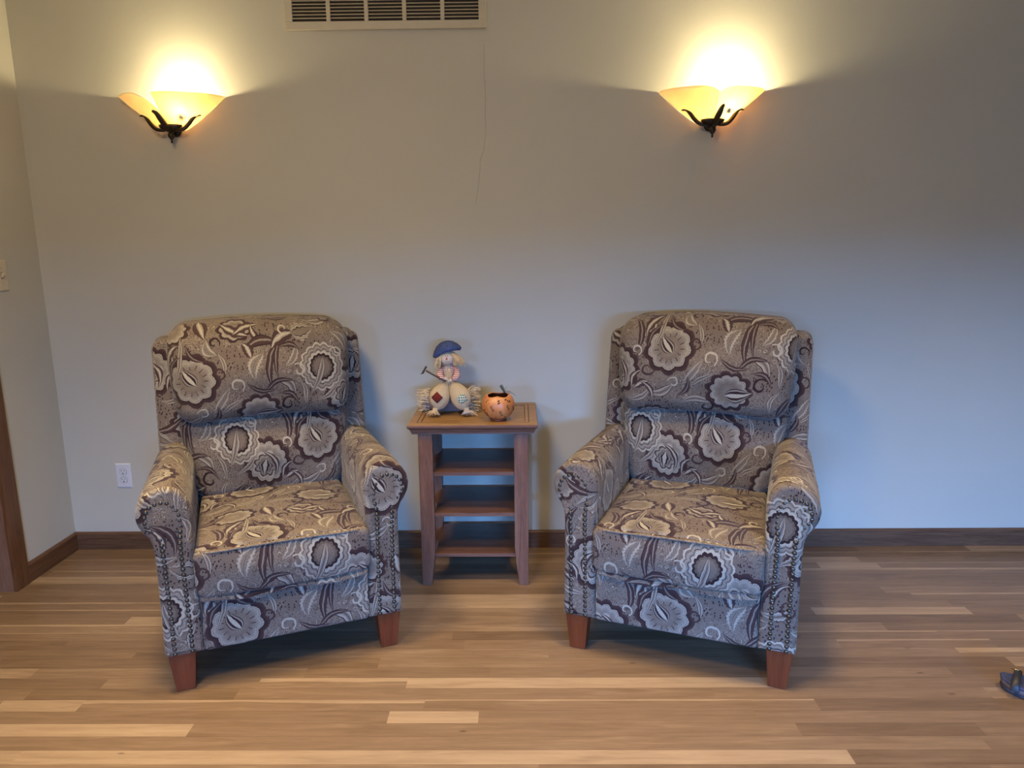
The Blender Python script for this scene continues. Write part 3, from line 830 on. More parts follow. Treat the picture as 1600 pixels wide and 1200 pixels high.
# ------------------------------------------------------------------ side table
def build_table():
    root = empty('side_table', (-.188, -.21, 0))
    tag(root, 'small brown wooden end table with three open shelves between the armchairs', 'table')
    hw, hd = .259, .200; top = .692
    # moulded top: frame, recessed panel
    mb = MB()
    def ring(o, z): return [(-hw+o, -hd+o, z), (hw-o, -hd+o, z), (hw-o, hd-o, z), (-hw+o, hd-o, z)]
    rows = [ring(.014, .658), ring(.012, .662), ring(.010, .670), ring(.004, .674), ring(.0005, .679), ring(0, .685), ring(.002, .690), ring(.006, .692), ring(.050, .692), ring(.0505, .689)]
    mb.grid(rows, closed=True, smooth=False, m=0)
    k = len(mb.f)
    for i in range(4*6, len(mb.f)): mb.mi[i] = 1
    mb.box(-hw+.016, hw-.016, -hd+.016, hd-.016, .650, .6585, 0)
    tp = mb.build('tabletop', [M['tablewoodX'], M['tabletop']], root, weld=False)
    pn = MB(); pn.box(-hw+.052, hw-.052, -hd+.052, hd-.052, .660, .6895); panel = pn.build('top_panel', M['tabletop'], root, bevel=.0015)
    gr = MB()
    for o in (.036, .0505):
        a, b_ = hw-o, hd-o; w = .0016
        for z in ((.6922,) if o == .036 else (.6905,)):
            gr.box(-a-w, a+w, -b_-w, -b_+w, z-.002, z); gr.box(-a-w, a+w, b_-w, b_+w, z-.002, z); gr.box(-a-w, -a+w, -b_, b_, z-.002, z); gr.box(a-w, a+w, -b_, b_, z-.002, z)
    gr.build('groove_line', M['groove'], tp, weld=False)
    # posts
    for sx in (-1, 1):
        for sy in (-1, 1):
            xo, w = sx*.220, .057; xi = sx*(.220-w); yo = sy*.176; yi = sy*(.176-.045)
            mb = MB(); r = []
            for z, ix in ((.651, xi), (.17, xi), (.10, xi+sx*.006), (0, xi+sx*.018)):
                r.append([(xo, yo, z), (ix, yo, z), (ix, yi, z), (xo, yi, z)])
            mb.grid(r, closed=True, smooth=False)
            mb.add(r[-1], [(0, 1, 2, 3)], None, 0, False); mb.add(r[0], [(0, 1, 2, 3)], None, 0, False)
            mb.build('leg', M['tablewoodZ'], root, bevel=.002)
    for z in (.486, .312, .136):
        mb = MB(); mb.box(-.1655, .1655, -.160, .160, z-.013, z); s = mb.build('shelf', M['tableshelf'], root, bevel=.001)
        for sx in (-1, 1):
            for sy in (-1, 1): pass
        mb = MB(); mb.box(-.1655, .1655, -.166, -.160, z-.014, z+.0005); mb.build('edge_strip', M['tablewoodX'], s)
    return root
build_table()

# ------------------------------------------------------------------ gourd bowl
def build_gourd():
    m, t, b = material('orange_gourd_skin')
    tc = t.n('ShaderNodeTexCoord').outputs['Object']
    c, _ = t.ramp(t.noise(tc, 22, 4, .6), [(.3, (.50, .165, .040)), (.55, (.62, .235, .070)), (.75, (.72, .33, .12))])
    t.L.new(c, b.inputs['Base Color']); b.inputs['Roughness'].default_value = .38
    inner = simple('brown_gourd_inside', (.09, .025, .010), .7)
    ink = simple('burnt_brown_ink', (.055, .018, .008), .7)
    root = empty('carved_gourd_bowl', (-.0875, -.325, .692))
    tag(root, 'round orange carved gourd bowl with brown swirls on the wooden table', 'bowl')
    R, H = .0655, .105; cz = .0615
    def rad(a): return 1+.018*cos(6*a+.4)
    def P(th, a, k=1.0):
        return Vector((R*sin(th)*cos(a)*rad(a)*k, R*sin(th)*sin(a)*rad(a)*k, cz-cos(th)*R*.93*k))
    seg = 72; mb = MB(); rows = []
    def rim(a):    # scalloped cut rim
        return pi-.76-.12*abs(sin(2.5*a+.9))
    N = 26
    for i in range(N+1):
        rows.append([P(.45+(rim(2*pi*j/seg)-.45)*i/N, 2*pi*j/seg) for j in range(seg)])
    mb.grid(rows, closed=True)
    mb.grid([rows[-1], [P(rim(2*pi*j/seg), 2*pi*j/seg, .95) for j in range(seg)]], closed=True)
    mb.build('shell', m, root)
    mb = MB(); rows = []
    for i in range(N+1):
        rows.append([P(.3+(rim(2*pi*j/seg)-.3)*i/N, 2*pi*j/seg, .949) for j in range(seg)])
    mb.grid(rows, closed=True); mb.build('inside', inner, root)
    mb = MB(); mb.lathe([(.0005, .004), (.020, .004), (.030, .008), (.034, .004), (.033, 0), (.024, 0), (.0005, 0)], 40); mb.build('foot_ring', simple('dark_red_foot', (.20, .045, .018), .4), root)
    # swirls drawn on the surface: (azimuth deg from front, height, size)
    def surf(az, z, k=1.004):
        cth = max(-1, min(1, -(z-cz)/(R*.93))); th = math.acos(cth); return P(th, radians(az-90), k)
    for (az, z, s, fl) in [(-20, .058, 1, 1), (12, .037, 1, 1), (37, .060, .9, 1), (70, .052, .9, 1), (-62, .040, .8, 1), (-50, .030, .7, -1), (-100, .055, .9, 1), (110, .05, .9, 1), (160, .05, 1, 1), (-150, .05, 1, 1)]:
        pts = []
        for i in range(33):
            q = -1+2*i/32
            ang = q*3.9; rr_ = .0056
            if q < 0: x = -rr_*sin(ang)
            else: x = -rr_*sin(ang)
            zz = .0135*(q if abs(q) < .72 else math.copysign(.72-(abs(q)-.72)*1.5, q))*1.15
            pts.append(surf(az+math.degrees(x*fl*s/R)*1.1, z+zz*s))
        w = MB(); w.tube(pts, [.0007+.0008*sin(pi*i/32) for i in range(33)], 6); w.build('swirl', ink, root)
    mb = MB()
    for (az, z, s) in [(-42, .089, 1), (-47, .082, 1), (3, .088, 1.3), (4, .080, 1.3), (32, .092, 1.4), (40, .087, 1.2), (48, .083, 1.5), (-10, .020, .8), (30, .022, .9), (-60, .048, .8), (55, .03, .8)]:
        c = surf(az, z, 1.0); n = Vector((c.x, c.y, (c.z-cz))).normalized()
        rot = n.to_track_quat('Z', 'Y').to_matrix() @ Matrix.Rotation(.6, 3, 'Z')
        mb.ball(c, .0036*s, 10, ax=(1.2, .7, .2), rot=rot)
    mb.build('painted_mark', ink, root)
    green = simple('grey_green_stem', (.075, .085, .060), .7)
    w = MB(); w.tube([(.026, .030, .104), (.022, .032, .113), (.016, .033, .124), (.010, .033, .134)], [.0035, .0050, .0058, .0062], 10); w.build('stem', green, root)
    w = MB(); w.tube([(.022, .030, .106), (.036, .030, .111), (.050, .026, .108), (.060, .024, .101), (.071, .022, .092)], [.0014, .0016, .0013, .0011, .0006], 6)
    w.tube([(.024, .030, .106), (.030, .030, .115), (.029, .030, .124), (.034, .03, .130)], .0008, 6)
    w.tube([(.030, .020, .104), (.040, .018, .107), (.048, .02, .102)], .0009, 6)
    w.build('tendril', simple('dry_tendril', (.17, .14, .08), .8), root)
build_gourd()

# ------------------------------------------------------------------ scarecrow doll
def build_doll():
    random.seed(7)
    burlap = weave('burlap_cloth', (.44, .33, .19), (.64, .51, .32), 380)
    burlap2 = weave('grey_burlap_cloth', (.36, .30, .24), (.52, .45, .35), 380)
    gingham = weave('red_gingham', (.42, .05, .04), (.78, .68, .58), 900, checks=True)
    patch_r = weave('dark_red_patch', (.13, .018, .012), (.20, .035, .022), 700)
    patch_g = weave('green_check_patch', (.03, .16, .11), (.70, .66, .50), 620, checks=True)
    skin = simple('cream_muslin', (.72, .58, .42), .8, var=.05)
    straw = simple('raffia_straw', (.72, .52, .27), .8, var=.2, scale=90)
    straw2 = simple('pale_raffia', (.70, .56, .35), .85, var=.3, scale=70)
    greyst = weave('grey_twig_bale', (.15, .11, .095), (.36, .28, .25), 130)
    denim = simple('blue_denim', (.045, .070, .17), .85, var=.45, scale=160)
    black = simple('black_bead', (.01, .01, .01), .3)
    red = simple('rust_red_felt', (.50, .09, .05), .8)
    root = empty('scarecrow_doll', (-.297, -.185, .6935))
    tag(root, 'small scarecrow doll with blue cap and straw hair on the wooden table', 'doll')
    def strands(name, mat, defs, parent, kind=True, seg=5):
        w = MB()
        for pts, r in defs: w.tube(pts, [r*(1-.45*i/(len(pts)-1)) for i in range(len(pts))], seg)
        o = w.build(name, mat, parent, weld=False)
        return o
    # bale
    mb = MB(); rows = []
    for i in range(17):
        x = -.100+.185*i/16; k = 1-.10*abs(2*i/16-1)**6
        rows.append([(x, .020+.045*k*cos(2*pi*j/28)*(1+.03*sin(5*j)), .046+.045*k*sin(2*pi*j/28)) for j in range(28)])
    mb.grid(rows, closed=True); bale = mb.build('straw_bale', greyst, root)
    d = []
    for i in range(60):      # bale straws lying lengthwise on the front
        a = random.uniform(2.3, 4.8); x0 = random.uniform(-.07, 0); x1 = x0+random.uniform(.03, .09)
        d.append(([(x0, .02+.0465*cos(a), .046+.0465*sin(a)), ((x0+x1)/2, .02+.0475*cos(a), .046+.0475*sin(a+.03)), (x1, .02+.0465*cos(a+.05), .046+.0465*sin(a+.05))], .0011))
    strands('bale_straw', greyst, d, bale)
    for sx in (-1, 1):
        d = []
        for i in range(170):
            a = random.uniform(0, 2*pi); q = sqrt(random.random()); L = random.uniform(.014, .056)
            y = .020+.046*q*cos(a); z = .047+.047*q*sin(a)
            x = (.086 if sx < 0 else .078)*sx; x2 = x+sx*L
            z = max(z, .003)
            if sx > 0: z2 = min(.120, z*1.15+random.uniform(-.010, .012))
            else: z2 = z*1.03+random.uniform(-.012, .010)
            z2 = max(z2, .002)
            d.append(([(x, y, z), (x+sx*L*.5, y+random.uniform(-.003, .003), (z+z2)/2+.003), (x2, y*1.1+random.uniform(-.012, .012), z2-.003*random.random())], random.uniform(.0014, .0026)))
        o = strands('raffia_fringe', straw2, d, root)
    # body
    mb = MB(); rows = []
    for z, rx, ry in [(.088, .040, .032), (.105, .038, .031), (.125, .030, .026), (.142, .025, .021), (.158, .029, .023), (.175, .032, .024), (.190, .028, .021), (.200, .016, .014), (.210, .011, .011)]:
        rows.append([(rx*cos(2*pi*j/24), .010+ry*sin(2*pi*j/24), z) for j in range(24)])
    mb.grid(rows, closed=True); mb.build('shirt', gingham, root)
    mb = MB()   # bib of the overalls
    rows = []
    for z, rx in [(.118, .022), (.140, .020), (.160, .017), (.182, .015)]:
        rows.append([(rx*s, .010-.0265*(1-.25*s*s)-.002+(.004 if z < .15 else 0)*-1, z) for s in [-1+k/6 for k in range(13)]])
    mb.grid(rows); o = mb.build('overall_bib', burlap, root); md = o.modifiers.new('thick', 'SOLIDIFY'); md.thickness = .002
    # puffed trouser legs
    for sx, px, pz, tilt, ang in ((-1, -.038, .078, .42, 0), (1, .053, .076, -.48, 0)):
        mb = MB(); rows = []
        top = Vector((sx*.008, -.012, .132)); mid = Vector((px, -.050, pz)); bot = Vector((px-.010 if sx < 0 else px+.018, -.072, .026))
        n = 18
        for i in range(n+1):
            s = i/n
            c = top*(1-s)**2+mid*2*s*(1-s)*1.0+bot*s*s + (mid-(top*.25+mid*.5+bot*.25))*(4*s*(1-s))*.45
            r = .009+.034*sin(pi*min(1, s**1.22*1.01))**.72
            if s > .9: r = .010+(r-.010)*.8
            ax = (bot-top).normalized(); a1 = ax.cross(Vector((0, 1, 0))).normalized(); a2 = ax.cross(a1).normalized()
            rows.append([c+(a1*cos(2*pi*j/32)+a2*sin(2*pi*j/32)*.85)*r*(1+.09*sin(8*2*pi*j/32)*(abs(s-.5)*2)**1.6) for j in range(32)])
        mb.grid(rows, closed=True); mb.build('trouser_leg', burlap, root)
        # gathered cuff
        mb = MB(); rows = []
        ax = (Vector((sx*.2, -.35, -1))).normalized(); a1 = ax.cross(Vector((0, 1, 0))).normalized(); a2 = ax.cross(a1).normalized()
        for s, r in ((0, .012), (.35, .010), (.6, .015), (1, .024)):
            c = bot+Vector((sx*.004, -.004, .006))+ax*(.024*s)
            rows.append([c+(a1*cos(2*pi*j/36)+a2*sin(2*pi*j/36)*.6)*r*(1+.12*s*sin(9*2*pi*j/36)) for j in range(36)])
        for row in rows:
            for p_ in row: p_.z = max(p_.z, .0015)
        mb.grid(rows, closed=True); o = mb.build('trouser_cuff', burlap if sx < 0 else burlap2, root); md = o.modifiers.new('thick', 'SOLIDIFY'); md.thickness = .0012
        # raffia foot
        d = []
        fc = Vector((-.060, -.098, .010)) if sx < 0 else Vector((.098, -.078, .008))
        c0 = bot+Vector((sx*.006, -.010, -.008))
        for i in range(34):
            e = fc+Vector((random.uniform(-.030, .026), random.uniform(-.018, .012), random.uniform(-.007, .010)))
            e.z = max(e.z, .0015)
            if sx > 0: e.x += .004
            mid_ = (c0+e)/2+Vector((random.uniform(-.006, .006), random.uniform(-.004, .004), .005)); mid_.z = max(mid_.z, .002)
            cc = c0.copy(); cc.z = max(cc.z, .003)
            d.append(([cc, mid_, e], random.uniform(.0009, .0015)))
        strands('raffia_foot', straw, d, root)
    # patches
    def patch(c, n_, w, mat, rot):
        n_ = Vector(n_).normalized(); q = n_.to_track_quat('Z', 'Y').to_matrix() @ Matrix.Rotation(rot, 3, 'Z')
        rows = []; K = 6
        for i in range(K+1):
            row = []
            for j in range(K+1):
                a, b_ = (2*i/K-1)*w, (2*j/K-1)*w
                row.append(Vector(c)+q@Vector((a, b_, -(a*a+b_*b_)*13+.0012)))
            rows.append(row)
        mb = MB(); mb.grid(rows); o = mb.build('cloth_patch', mat, root); md = o.modifiers.new('thick', 'SOLIDIFY'); md.thickness = .0012; md.offset = 1
    patch((-.043, -.0915, .080), (-.12, -1, .12), .0170, patch_r, pi/4)
    patch((.060, -.0900, .074), (.15, -1, .14), .0170, patch_g, .45)
    # arms and hands
    for sx in (-1, 1):
        w = MB(); w.tube([(sx*.024, .006, .190), (sx*.034, -.006, .176), (sx*.037, -.022, .160), (sx*.028, -.035, .150), (sx*.017, -.040, .149)], [.009, .0125, .0145, .0135, .009], 14); w.build('sleeve', gingham, root)
        mb = MB()
        pc = Vector((sx*.009, -.043, .150 if sx < 0 else .143))
        mb.ball(pc, .0075, 14, ax=(1.1, .8, .9))
        for k in range(4):
            b0 = pc+Vector((-sx*.004, -.003, .004-.0028*k)); mb.tube([b0, b0+Vector((-sx*.004, -.004, -.001)), b0+Vector((-sx*.006, -.001, -.003))], [.0016, .0015, .0011], 6)
        mb.tube([pc+Vector((0, -.004, .005)), pc+Vector((-sx*.004, -.006, .008))], [.0017, .0013], 6)
        mb.build('hand', skin, root)
    # neckerchief of twine and dark bow details
    d = []
    for i in range(26):
        a = random.uniform(-2.4, -.7); r = .016
        d.append(([(r*cos(a), .010+r*sin(a), .200), (1.25*r*cos(a), .008+1.3*r*sin(a), .190), (1.2*r*cos(a)+random.uniform(-.004, .004), .004+1.5*r*sin(a), .176)], .0012))
    strands('straw_collar', straw2, d, root)
    # head
    HC_ = Vector((-.004, -.006, .232))
    mb = MB(); mb.ball(HC_, .0315, 32, ax=(1, .95, .98)); head_o = mb.build('head', skin, root)
    def onface(x, z, k=1.0): return HC_+Vector((x, -sqrt(max(0, (.0315*.95)**2*(1-(x/.0315)**2-(z/.031)**2)))*k, z))
    mb = MB()
    for x in (-.0040, .0038): mb.ball(onface(x, .0100), .0017, 8, ax=(.9, .6, 1.5))
    mb.build('eye', black, head_o)
    mb = MB(); c = onface(-.0005, .0005)
    mb.add([c+Vector((0, -.0012, .0068)), c+Vector((-.0052, -.0008, -.0034)), c+Vector((.0052, -.0008, -.0034)), c+Vector((0, .002, .0)), c+Vector((0, -.0045, -.001))],
           [(0, 1, 4), (1, 2, 4), (2, 0, 4), (0, 3, 1), (1, 3, 2), (2, 3, 0)], None, 0, False)
    mb.build('nose', red, head_o)
    w = MB(); w.tube([onface(-.009+.018*i/8, -.0100-.003*sin(pi*i/8), 1.01) for i in range(9)], .0003, 5); w.build('mouth', simple('brown_thread', (.30, .17, .12), .8), head_o)
    mb = MB()
    for x in (-.0155, .0150): mb.ball(onface(x, -.002, 1.0), .0032, 10, ax=(1, .25, 1))
    mb.build('cheek', simple('pink_blush', (.72, .45, .33), .9), head_o)
    # hair
    d = []
    for i in range(220):
        s = -1 if i % 2 == 0 else 1
        a = random.uniform(-.62, 1.7)       # around the side of the head, 0 = sideways, negative = front
        base = HC_+Vector((s*.0275*cos(a), .0275*sin(a)-.003, .019+random.uniform(-.003, .003)))
        out_ = Vector((s*cos(a), sin(a)*.8-.15, 0)).normalized()
        if s < 0: L = random.uniform(.044, .064); spread = random.uniform(.002, .026)
        else: L = random.uniform(.030, .056); spread = random.uniform(.008, .046)
        d.append(([base, base+out_*spread*.5+Vector((0, -.002, -L*.35)), base+out_*spread*.9+Vector((0, -.002, -L*.75)), base+out_*spread*1.08+Vector((0, 0, -L))], random.uniform(.0014, .0024)))
    for i in range(40):     # fringe across the forehead
        a = random.uniform(-2.75, -.4); base = HC_+Vector((.0275*cos(a), .0275*sin(a), .019))
        d.append(([base, base+Vector((.003*cos(a), .003*sin(a), .0)), base+Vector((.005*cos(a), .004*sin(a), -.003))], .0016))
    strands('straw_hair', straw, d, root)
    # cap: soft blue beret tilted to the left
    mb = MB(); rows = []
    tilt = Matrix.Rotation(radians(-17), 3, 'Y')
    for r, z in [(.0005, .036), (.014, .035), (.028, .030), (.040, .020), (.048, .008), (.049, -.001), (.044, -.006), (.034, -.007), (.027, -.004)]:
        row = []
        for j in range(40):
            a = 2*pi*j/40; p_ = Vector((r*cos(a)*1.28, r*sin(a)*1.0, z*(1.0)+.0015*sin(6*a)*(r/.05)))
            if r > .012: p_.z -= (.016 if cos(a) < 0 else .013)*abs(cos(a))**1.5*min(1, r/.045)**2
            p_.z += .004
            row.append(tilt@p_+HC_+Vector((-.004, .011, .029)))
        rows.append(row)
    mb.grid(rows, closed=True); cap = mb.build('cap', denim, root)
    return root
build_doll()
# garden hoe in the doll's hands
def build_hoe():
    iron = simple('rusty_dark_metal', (.055, .042, .030), .6, var=.3)
    stick = simple('dark_twig_handle', (.070, .052, .036), .8, var=.3)
    root = empty('toy_garden_hoe', (-.303, -.187, .692))
    tag(root, 'tiny dark T-headed garden tool held slanting in the scarecrow doll hands', 'toy tool')
    w = MB(); w.tube([(-.002, -.049, .140), (-.030, -.048, .155), (-.060, -.046, .172), (-.084, -.044, .186)], [.0030, .0030, .0033, .0040], 8); w.build('handle', stick, root)
    mb = MB(); c = Vector((-.090, -.044, .190)); ax = Vector((.50, 0, .86)).normalized()
    mb.tube([c-ax*.019, c-ax*.012, c, c+ax*.012, c+ax*.016], [.0036, .0048, .0040, .0046, .0042], 8)
    mb.tube([c-ax*.017+Vector((0, 0, 0)), c-ax*.017+Vector((-.009, 0, -.004))], [.0028, .0012], 6)
    mb.build('hoe_head', iron, root)
build_hoe()

# ------------------------------------------------------------------ sconces
def build_sconce(X, kind):
    Z = 1.868
    root = empty('wall_sconce', (X, 0, Z))
    if kind == 0: lab = 'lit wall sconce with overlapping cream glass petals, left of the wall vent'
    else: lab = 'lit wall sconce with parted cream glass petals, above the right armchair'
    tag(root, lab, 'wall lamp', 'matching glass wall sconces')
    # backplate
    mb = MB(); mb.lathe([(.0005, .012), (.020, .012), (.026, .008), (.028, 0)], 32)
    bp = mb.build('backplate', M['bronze'], root)
    for v in bp.data.vertices: v.co = Vector((v.co.x, -v.co.z, v.co.y*1.1+.004))
    # glass petals: azimuth 180 (left, at the wall) .. 360 (right, at the wall); front is 270
    def petal(a0, a1, grow, tilt_l, tilt_r, name, cw=.22):
        rows = []; N, K = 30, 16
        for i in range(K+1):
            s = i/K
            row = []
            for j in range(N+1):
                q = j/N; a = radians(a0+(a1-a0)*q)
                # petal rim height falls away at the free inner edge
                e = tilt_l if q < .5 else tilt_r
                d_ = min(q, 1-q) if False else (q if e == tilt_l and q < .5 else 1-q)
                cut = e*max(0, 1-d_/cw)**2.2
                ss = s*(1-cut)
                r = .040+grow+(.213-.040)*(ss**.92); dep = .62
                z = .000+.128*ss**1.08
                row.append((r*cos(a), -.002+r*dep*sin(a), z+.002))
            rows.append(row)
        rows.insert(0, [(q_[0]*.3, q_[1]*.3-.001, .000) for q_ in rows[0]])
        mb = MB(); mb.grid(rows); o = mb.build(name, M['glass'], root)
        md = o.modifiers.new('thick', 'SOLIDIFY'); md.thickness = .0035; md.offset = 0
        return o
    if kind == 0:
        petal(180, 271, .000, .0, .80, 'glass_petal', .42); petal(264, 360, .008, .03, .0, 'glass_petal')
    else:
        petal(180, 270.2, .003, .0, .14, 'glass_petal'); petal(270.6, 360, .000, .16, .0, 'glass_petal')
    # cup, arms and finial
    mb = MB(); mb.lathe([(.0005, -.012), (.012, -.012), (.030, -.006), (.046, .006), (.049, .016), (.044, .017), (.028, .004), (.0005, .000)], 36)
    cp = mb.build('cup', M['bronze'], root)
    for v in cp.data.vertices: v.co.y = v.co.y*.55-.040
    mb = MB(); mb.tube([(0, -.040, -.008), (0, -.02, -.006), (0, -.002, .0)], [.006, .006, .007], 10); mb.build('mount_arm', M['bronze'], root)
    def scroll(pts, wd):
        mb = MB(); rows = []
        n = len(pts); P_ = [Vector(p) for p in pts]
        # smooth
        for _ in range(2):
            Q = [P_[0]]
            for a, b_ in zip(P_, P_[1:]): Q += [a*.75+b_*.25, a*.25+b_*.75]
            Q.append(P_[-1]); P_ = Q
        n = len(P_)
        rad = [wd*(.35+.9*sin(pi*(.12+.80*i/(n-1))))*.62*(1-.45*(i/(n-1))**2) for i in range(n)]
        mb.tube(P_, rad, 8); mb.build('scroll_arm', M['bronze'], root)
    g = 1
    scroll([(-.020, -.048, -.006), (-.056, -.050, -.004), (-.078, -.044, .018), (-.095, -.040, .042), (-.108, -.036, .056), (-.128, -.032, .054)], .0120)
    scroll([(.020, -.048, -.006), (.056, -.050, -.004), (.078, -.044, .018), (.095, -.040, .042), (.108, -.036, .056), (.128, -.032, .054)], .0120)
    if kind == 0: scroll([(.004, -.060, -.010), (-.006, -.078, .012), (-.014, -.096, .034), (-.020, -.108, .052), (-.036, -.112, .060)], .0170)
    else: scroll([(.002, -.060, -.010), (.004, -.080, .012), (.012, -.098, .034), (.018, -.108, .052), (.026, -.112, .062)], .0175)
    mb = MB(); mb.lathe([(.0005, -.056), (.0040, -.053), (.0046, -.048), (.0030, -.044), (.008, -.038), (.0135, -.029), (.0138, -.021), (.008, -.013), (.014, -.008), (.014, -.004)], 20)
    fn = mb.build('finial', M['bronze'], root)
    for v in fn.data.vertices: v.co.y -= .040
    # bulb sits in the right half of the bowl
    bx, by, bz = (.060, -.062, .088)
    mb = MB(); mb.lathe([(.0005, .030), (.010, .028), (.017, .020), (.019, .008), (.016, -.006), (.010, -.018), (.009, -.024), (.0005, -.024)], 24, c=(bx, by, bz-.005)); bl = mb.build('bulb', M['bulb'], root)
    mb = MB(); mb.lathe([(.0005, 0), (.007, 0), (.007, -.020), (.0005, -.020)], 20, c=(bx-.002, by, bz-.029)); mb.build('socket', M['plate'], root)
    l = bpy.data.lights.new('bulb_light', 'POINT'); l.energy = SCONCE_W[kind]; l.color = (1.0, .81, .47); l.shadow_soft_size = .022
    lo = bpy.data.objects.new('bulb_light', l); COL.objects.link(lo); lo.parent = root; lo.location = (bx, by, bz+.004)
    bl.visible_shadow = True
    return root
M['bulb'].node_tree.nodes['Principled BSDF'].inputs['Alpha'].default_value = 1.0
for X, k in SCONCES: build_sconce(X, k)

# ------------------------------------------------------------------ return-air vent
def build_vent():
    x0, x1, z0, z1 = -.944, -.127, 2.252, 2.552
    root = empty('air_return_vent', ((x0+x1)/2, 0, z0))
    tag(root, 'wide almond metal vent with louvres, high on the back wall between sconces', 'air vent')
    w = x1-x0; hw = w/2; H = z1-z0
    mb = MB(); mb.box(-hw+.02, hw-.02, -.003, -.0005, .03, H-.03); mb.build('duct_backing', M['duct'], root)
    mb = MB(); y0, y1 = -.014, 0
    cols = 5; bx = .030; gap = .016; cw = (w-2*bx-gap*(cols-1))/cols; bot = .031
    def B(a, b_, c, d): mb.box(a, b_, y0, y1, c, d)
    B(-hw, hw, 0, bot); B(-hw, hw, H-bot, H); B(-hw, -hw+bx, bot, H-bot); B(hw-bx, hw, bot, H-bot)
    for k in range(1, cols): xx = -hw+bx+k*(cw+gap); B(xx-gap, xx, bot, H-bot)
    mb.build('vent_frame', M['almond'], root, weld=False, bevel=.0015)
    pitch = .0132
    for k in range(cols):
        xa = -hw+bx+k*(cw+gap); xb = xa+cw; z = bot+.006; mb = MB()
        while z < H-bot-.004:
            mb.add([(xa, -.013, z+.0035), (xb, -.013, z+.0035), (xb, -.005, z+.0095), (xa, -.005, z+.0095), (xa, -.013, z+.0048), (xb, -.013, z+.0048), (xb, -.005, z+.0108), (xa, -.005, z+.0108)],
                   [(0, 1, 2, 3), (4, 5, 6, 7), (0, 1, 5, 4), (2, 3, 7, 6)], None, 0, False)
            z += pitch
        mb.build('louvres', M['almond'], root, weld=False)
    for xx in (-hw+.014, hw-.014):
        mb = MB(); mb.ball((xx, -.014, .112), .0045, 12, ax=(1, .45, 1)); mb.build('screw', M['screw'], root)
build_vent()

# ------------------------------------------------------------------ outlet and switch
def plate_mesh(w, h, t=.006):
    mb = MB(); rows = []
    for o, y in ((0, 0), (0, -.0015), (.003, -t*.8), (.007, -t)):
        rows.append([(-w/2+o, y, -h/2+o), (w/2-o, y, -h/2+o), (w/2-o, y, h/2-o), (-w/2+o, y, h/2-o)])
    mb.grid(rows, closed=True, smooth=False); mb.add(rows[-1], [(0, 1, 2, 3)], None, 0, False); return mb
def build_outlet():
    root = empty('wall_outlet', (-1.828, 0, .357))
    tag(root, 'white duplex electrical outlet low on the back wall beside the left armchair', 'outlet')
    plate_mesh(.070, .117).build('cover_plate', M['plate'], root)
    for sz in (-1, 1):
        mb = MB(); c = sz*.0195; n = 36; rim = []
        for i in range(n):
            a = 2*pi*i/n; rim.append((.0165*cos(a), max(-.0135, min(.0135, .0165*sin(a)))+c))
        mb.add([(x, -.0058, z) for x, z in rim]+[(x*.97, -.0072, (z-c)*.97+c) for x, z in rim], [[i, (i+1) % n, n+(i+1) % n, n+i] for i in range(n)]+[[n+i for i in range(n)]], None, 0, False)
        rc = mb.build('receptacle', M['plate'], root)
        sl = MB(); sl.box(-.0078, -.0058, -.0076, -.007, c+.001, c+.0095); sl.box(.0055, .0073, -.0076, -.007, c+.002, c+.0085)
        sl.ball((0, -.0072, c-.007), .0030, 10, ax=(1, .2, 1)); sl.build('slot', M['slot'], rc, weld=False)
        rg = MB(); rg.tube([(x*1.03, -.0060, (z-c)*1.03+c) for x, z in rim], .0005, 4, closed=True); rg.build('shadow_gap', M['groove'], rc)
    mb = MB(); mb.ball((0, -.006, 0), .0028, 12, ax=(1, .5, 1)); mb.build('screw', M['screw'], root)
build_outlet()
def build_switch():
    root = empty('light_switch', (XL, -.2475, 1.281), radians(90))
    tag(root, 'ivory light switch plate on the left wall beside the doorway', 'light switch')
    plate_mesh(.072, .125).build('cover_plate', M['ivory'], root)
    mb = MB(); mb.add([(-.005, -.006, -.011), (.005, -.006, -.011), (.005, -.006, .011), (-.005, -.006, .011), (-.004, -.018, .001), (.004, -.018, .001), (.004, -.016, .009), (-.004, -.016, .009)],
                      [(0, 1, 2, 3), (4, 5, 6, 7), (0, 1, 5, 4), (1, 2, 6, 5), (2, 3, 7, 6), (3, 0, 4, 7)], None, 0, False); mb.build('toggle', M['ivory'], root, bevel=.0008)
    mb = MB(); mb.box(-.0062, .0062, -.0064, -.0058, -.0125, .0125); mb.build('toggle_slot', M['slot'], root)
    for z in (-.030, .030):
        mb = MB(); mb.ball((0, -.006, z), .0026, 12, ax=(1, .5, 1)); mb.build('screw', M['screw'], root)
build_switch()

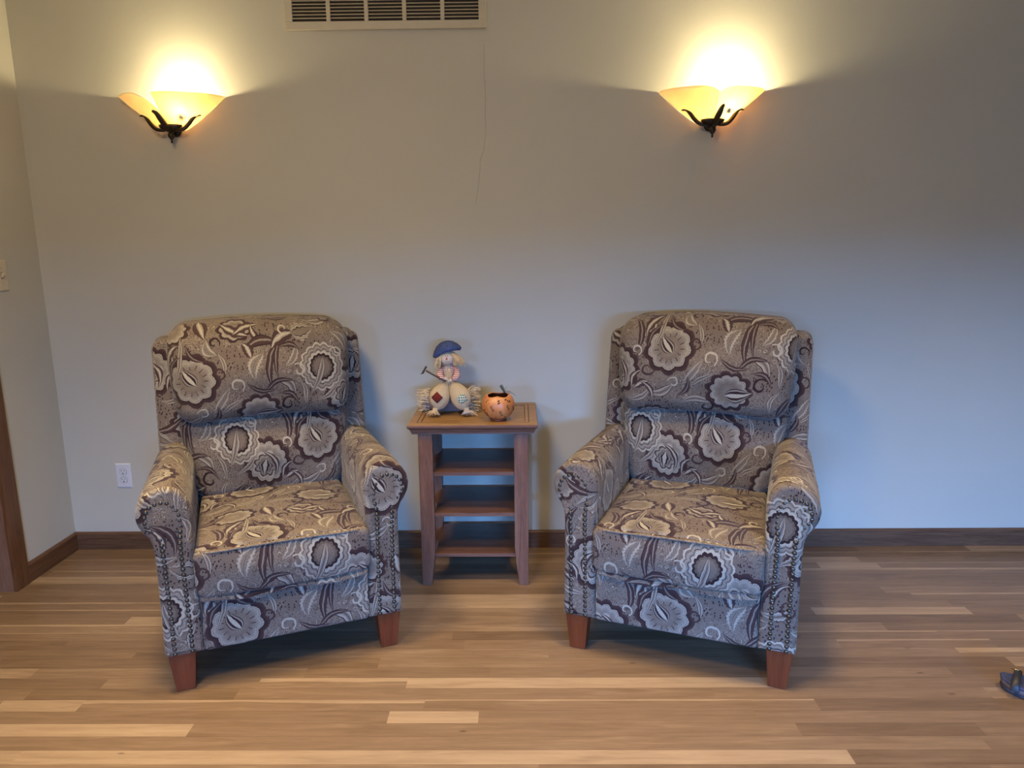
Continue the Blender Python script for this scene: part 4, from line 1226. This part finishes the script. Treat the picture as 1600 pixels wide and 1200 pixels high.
# ------------------------------------------------------------------ sandal at the right edge
def build_sandal():
    navy = simple('navy_suede_footbed', (.030, .040, .105), .75, var=.3, scale=90)
    sole = simple('mauve_brown_midsole', (.13, .10, .10), .6, var=.15)
    out_ = simple('dark_outsole', (.035, .030, .042), .6)
    strap = simple('black_leather_strap', (.018, .016, .016), .5, var=.3)
    gold = simple('brass_buckle', (.85, .60, .22), .22, metal=1.0)
    root = empty('sandal', (1.514, -1.085, 0), radians(-28))
    tag(root, 'navy blue sandal with black straps and brass buckle on the floor, far right', 'sandal')
    # foot outline along local x (heel at 0.27, toe at 0)
    n = 48; out = []
    for i in range(n):
        a = 2*pi*i/n; cx = cos(a); sy = sin(a)
        x = .13-.135*cx; w = .043+.010*math.exp(-((x-.07)/.05)**2)-.004*math.exp(-((x-.17)/.04)**2)
        out.append((x, math.copysign(abs(sy)**.72, sy)*w))
    def slab(z0, z1, g0, g1, nm, mat):
        mb = MB(); rows = []
        for z, g in ((z0, g0-.002), (z0+.002, g0), (z1-.003, g1), (z1, g1-.003)):
            k = (1+g/.045)
            rows.append([(.13+(x-.13)*(1+g/.135), y*k, z+(.006*max(0, (.05-x)/.05)**2 if z < .006 else .010*max(0, (.05-x)/.05)**2)) for x, y in out])
        mb.grid(rows, closed=True)
        mb.add(rows[0], [list(range(n))], None, 0, False); mb.add(rows[-1], [list(range(n))], None, 0, False)
        return mb.build(nm, mat, root)
    slab(0, .009, 0, .001, 'outsole', out_); slab(.009, .026, 0, .002, 'midsole', sole); slab(.026, .033, .002, .003, 'footbed', navy)
    for x, h, r in ((.036, .040, .011), (.088, .060, .014)):
        mb = MB(); rows = []
        for i in range(17):
            a = pi*i/16; rows.append([(x+dx+.010*cos(a), .052*cos(a), .022+(h-.006)*sin(a)**.8+dz) for dx, dz in ((-r, -.001), (-r*.9, .002), (0, .0035), (r*.9, .002), (r, -.001), (0, -.001))])
        mb.grid(rows, closed=True); st = mb.build('strap', strap, root)
        bk = MB(); c = Vector((x, .030, .022+(h-.006)*.86+.004))
        bk.tube([c+Vector((-.011, .010, -.006)), c+Vector((.011, .010, -.006)), c+Vector((.011, -.010, .004)), c+Vector((-.011, -.010, .004))], .0018, 8, closed=True)
        bk.tube([c+Vector((0, .010, -.006)), c+Vector((0, -.010, .004))], .0014, 6)
        bk.build('buckle', gold, st)
    mb = MB(); mb.tube([(.19, -.044, .030), (.235, -.047, .052), (.268, -.020, .066), (.272, .0, .068), (.268, .020, .066), (.235, .047, .052), (.19, .044, .030)], .006, 8); mb.build('heel_strap', strap, root)
build_sandal()
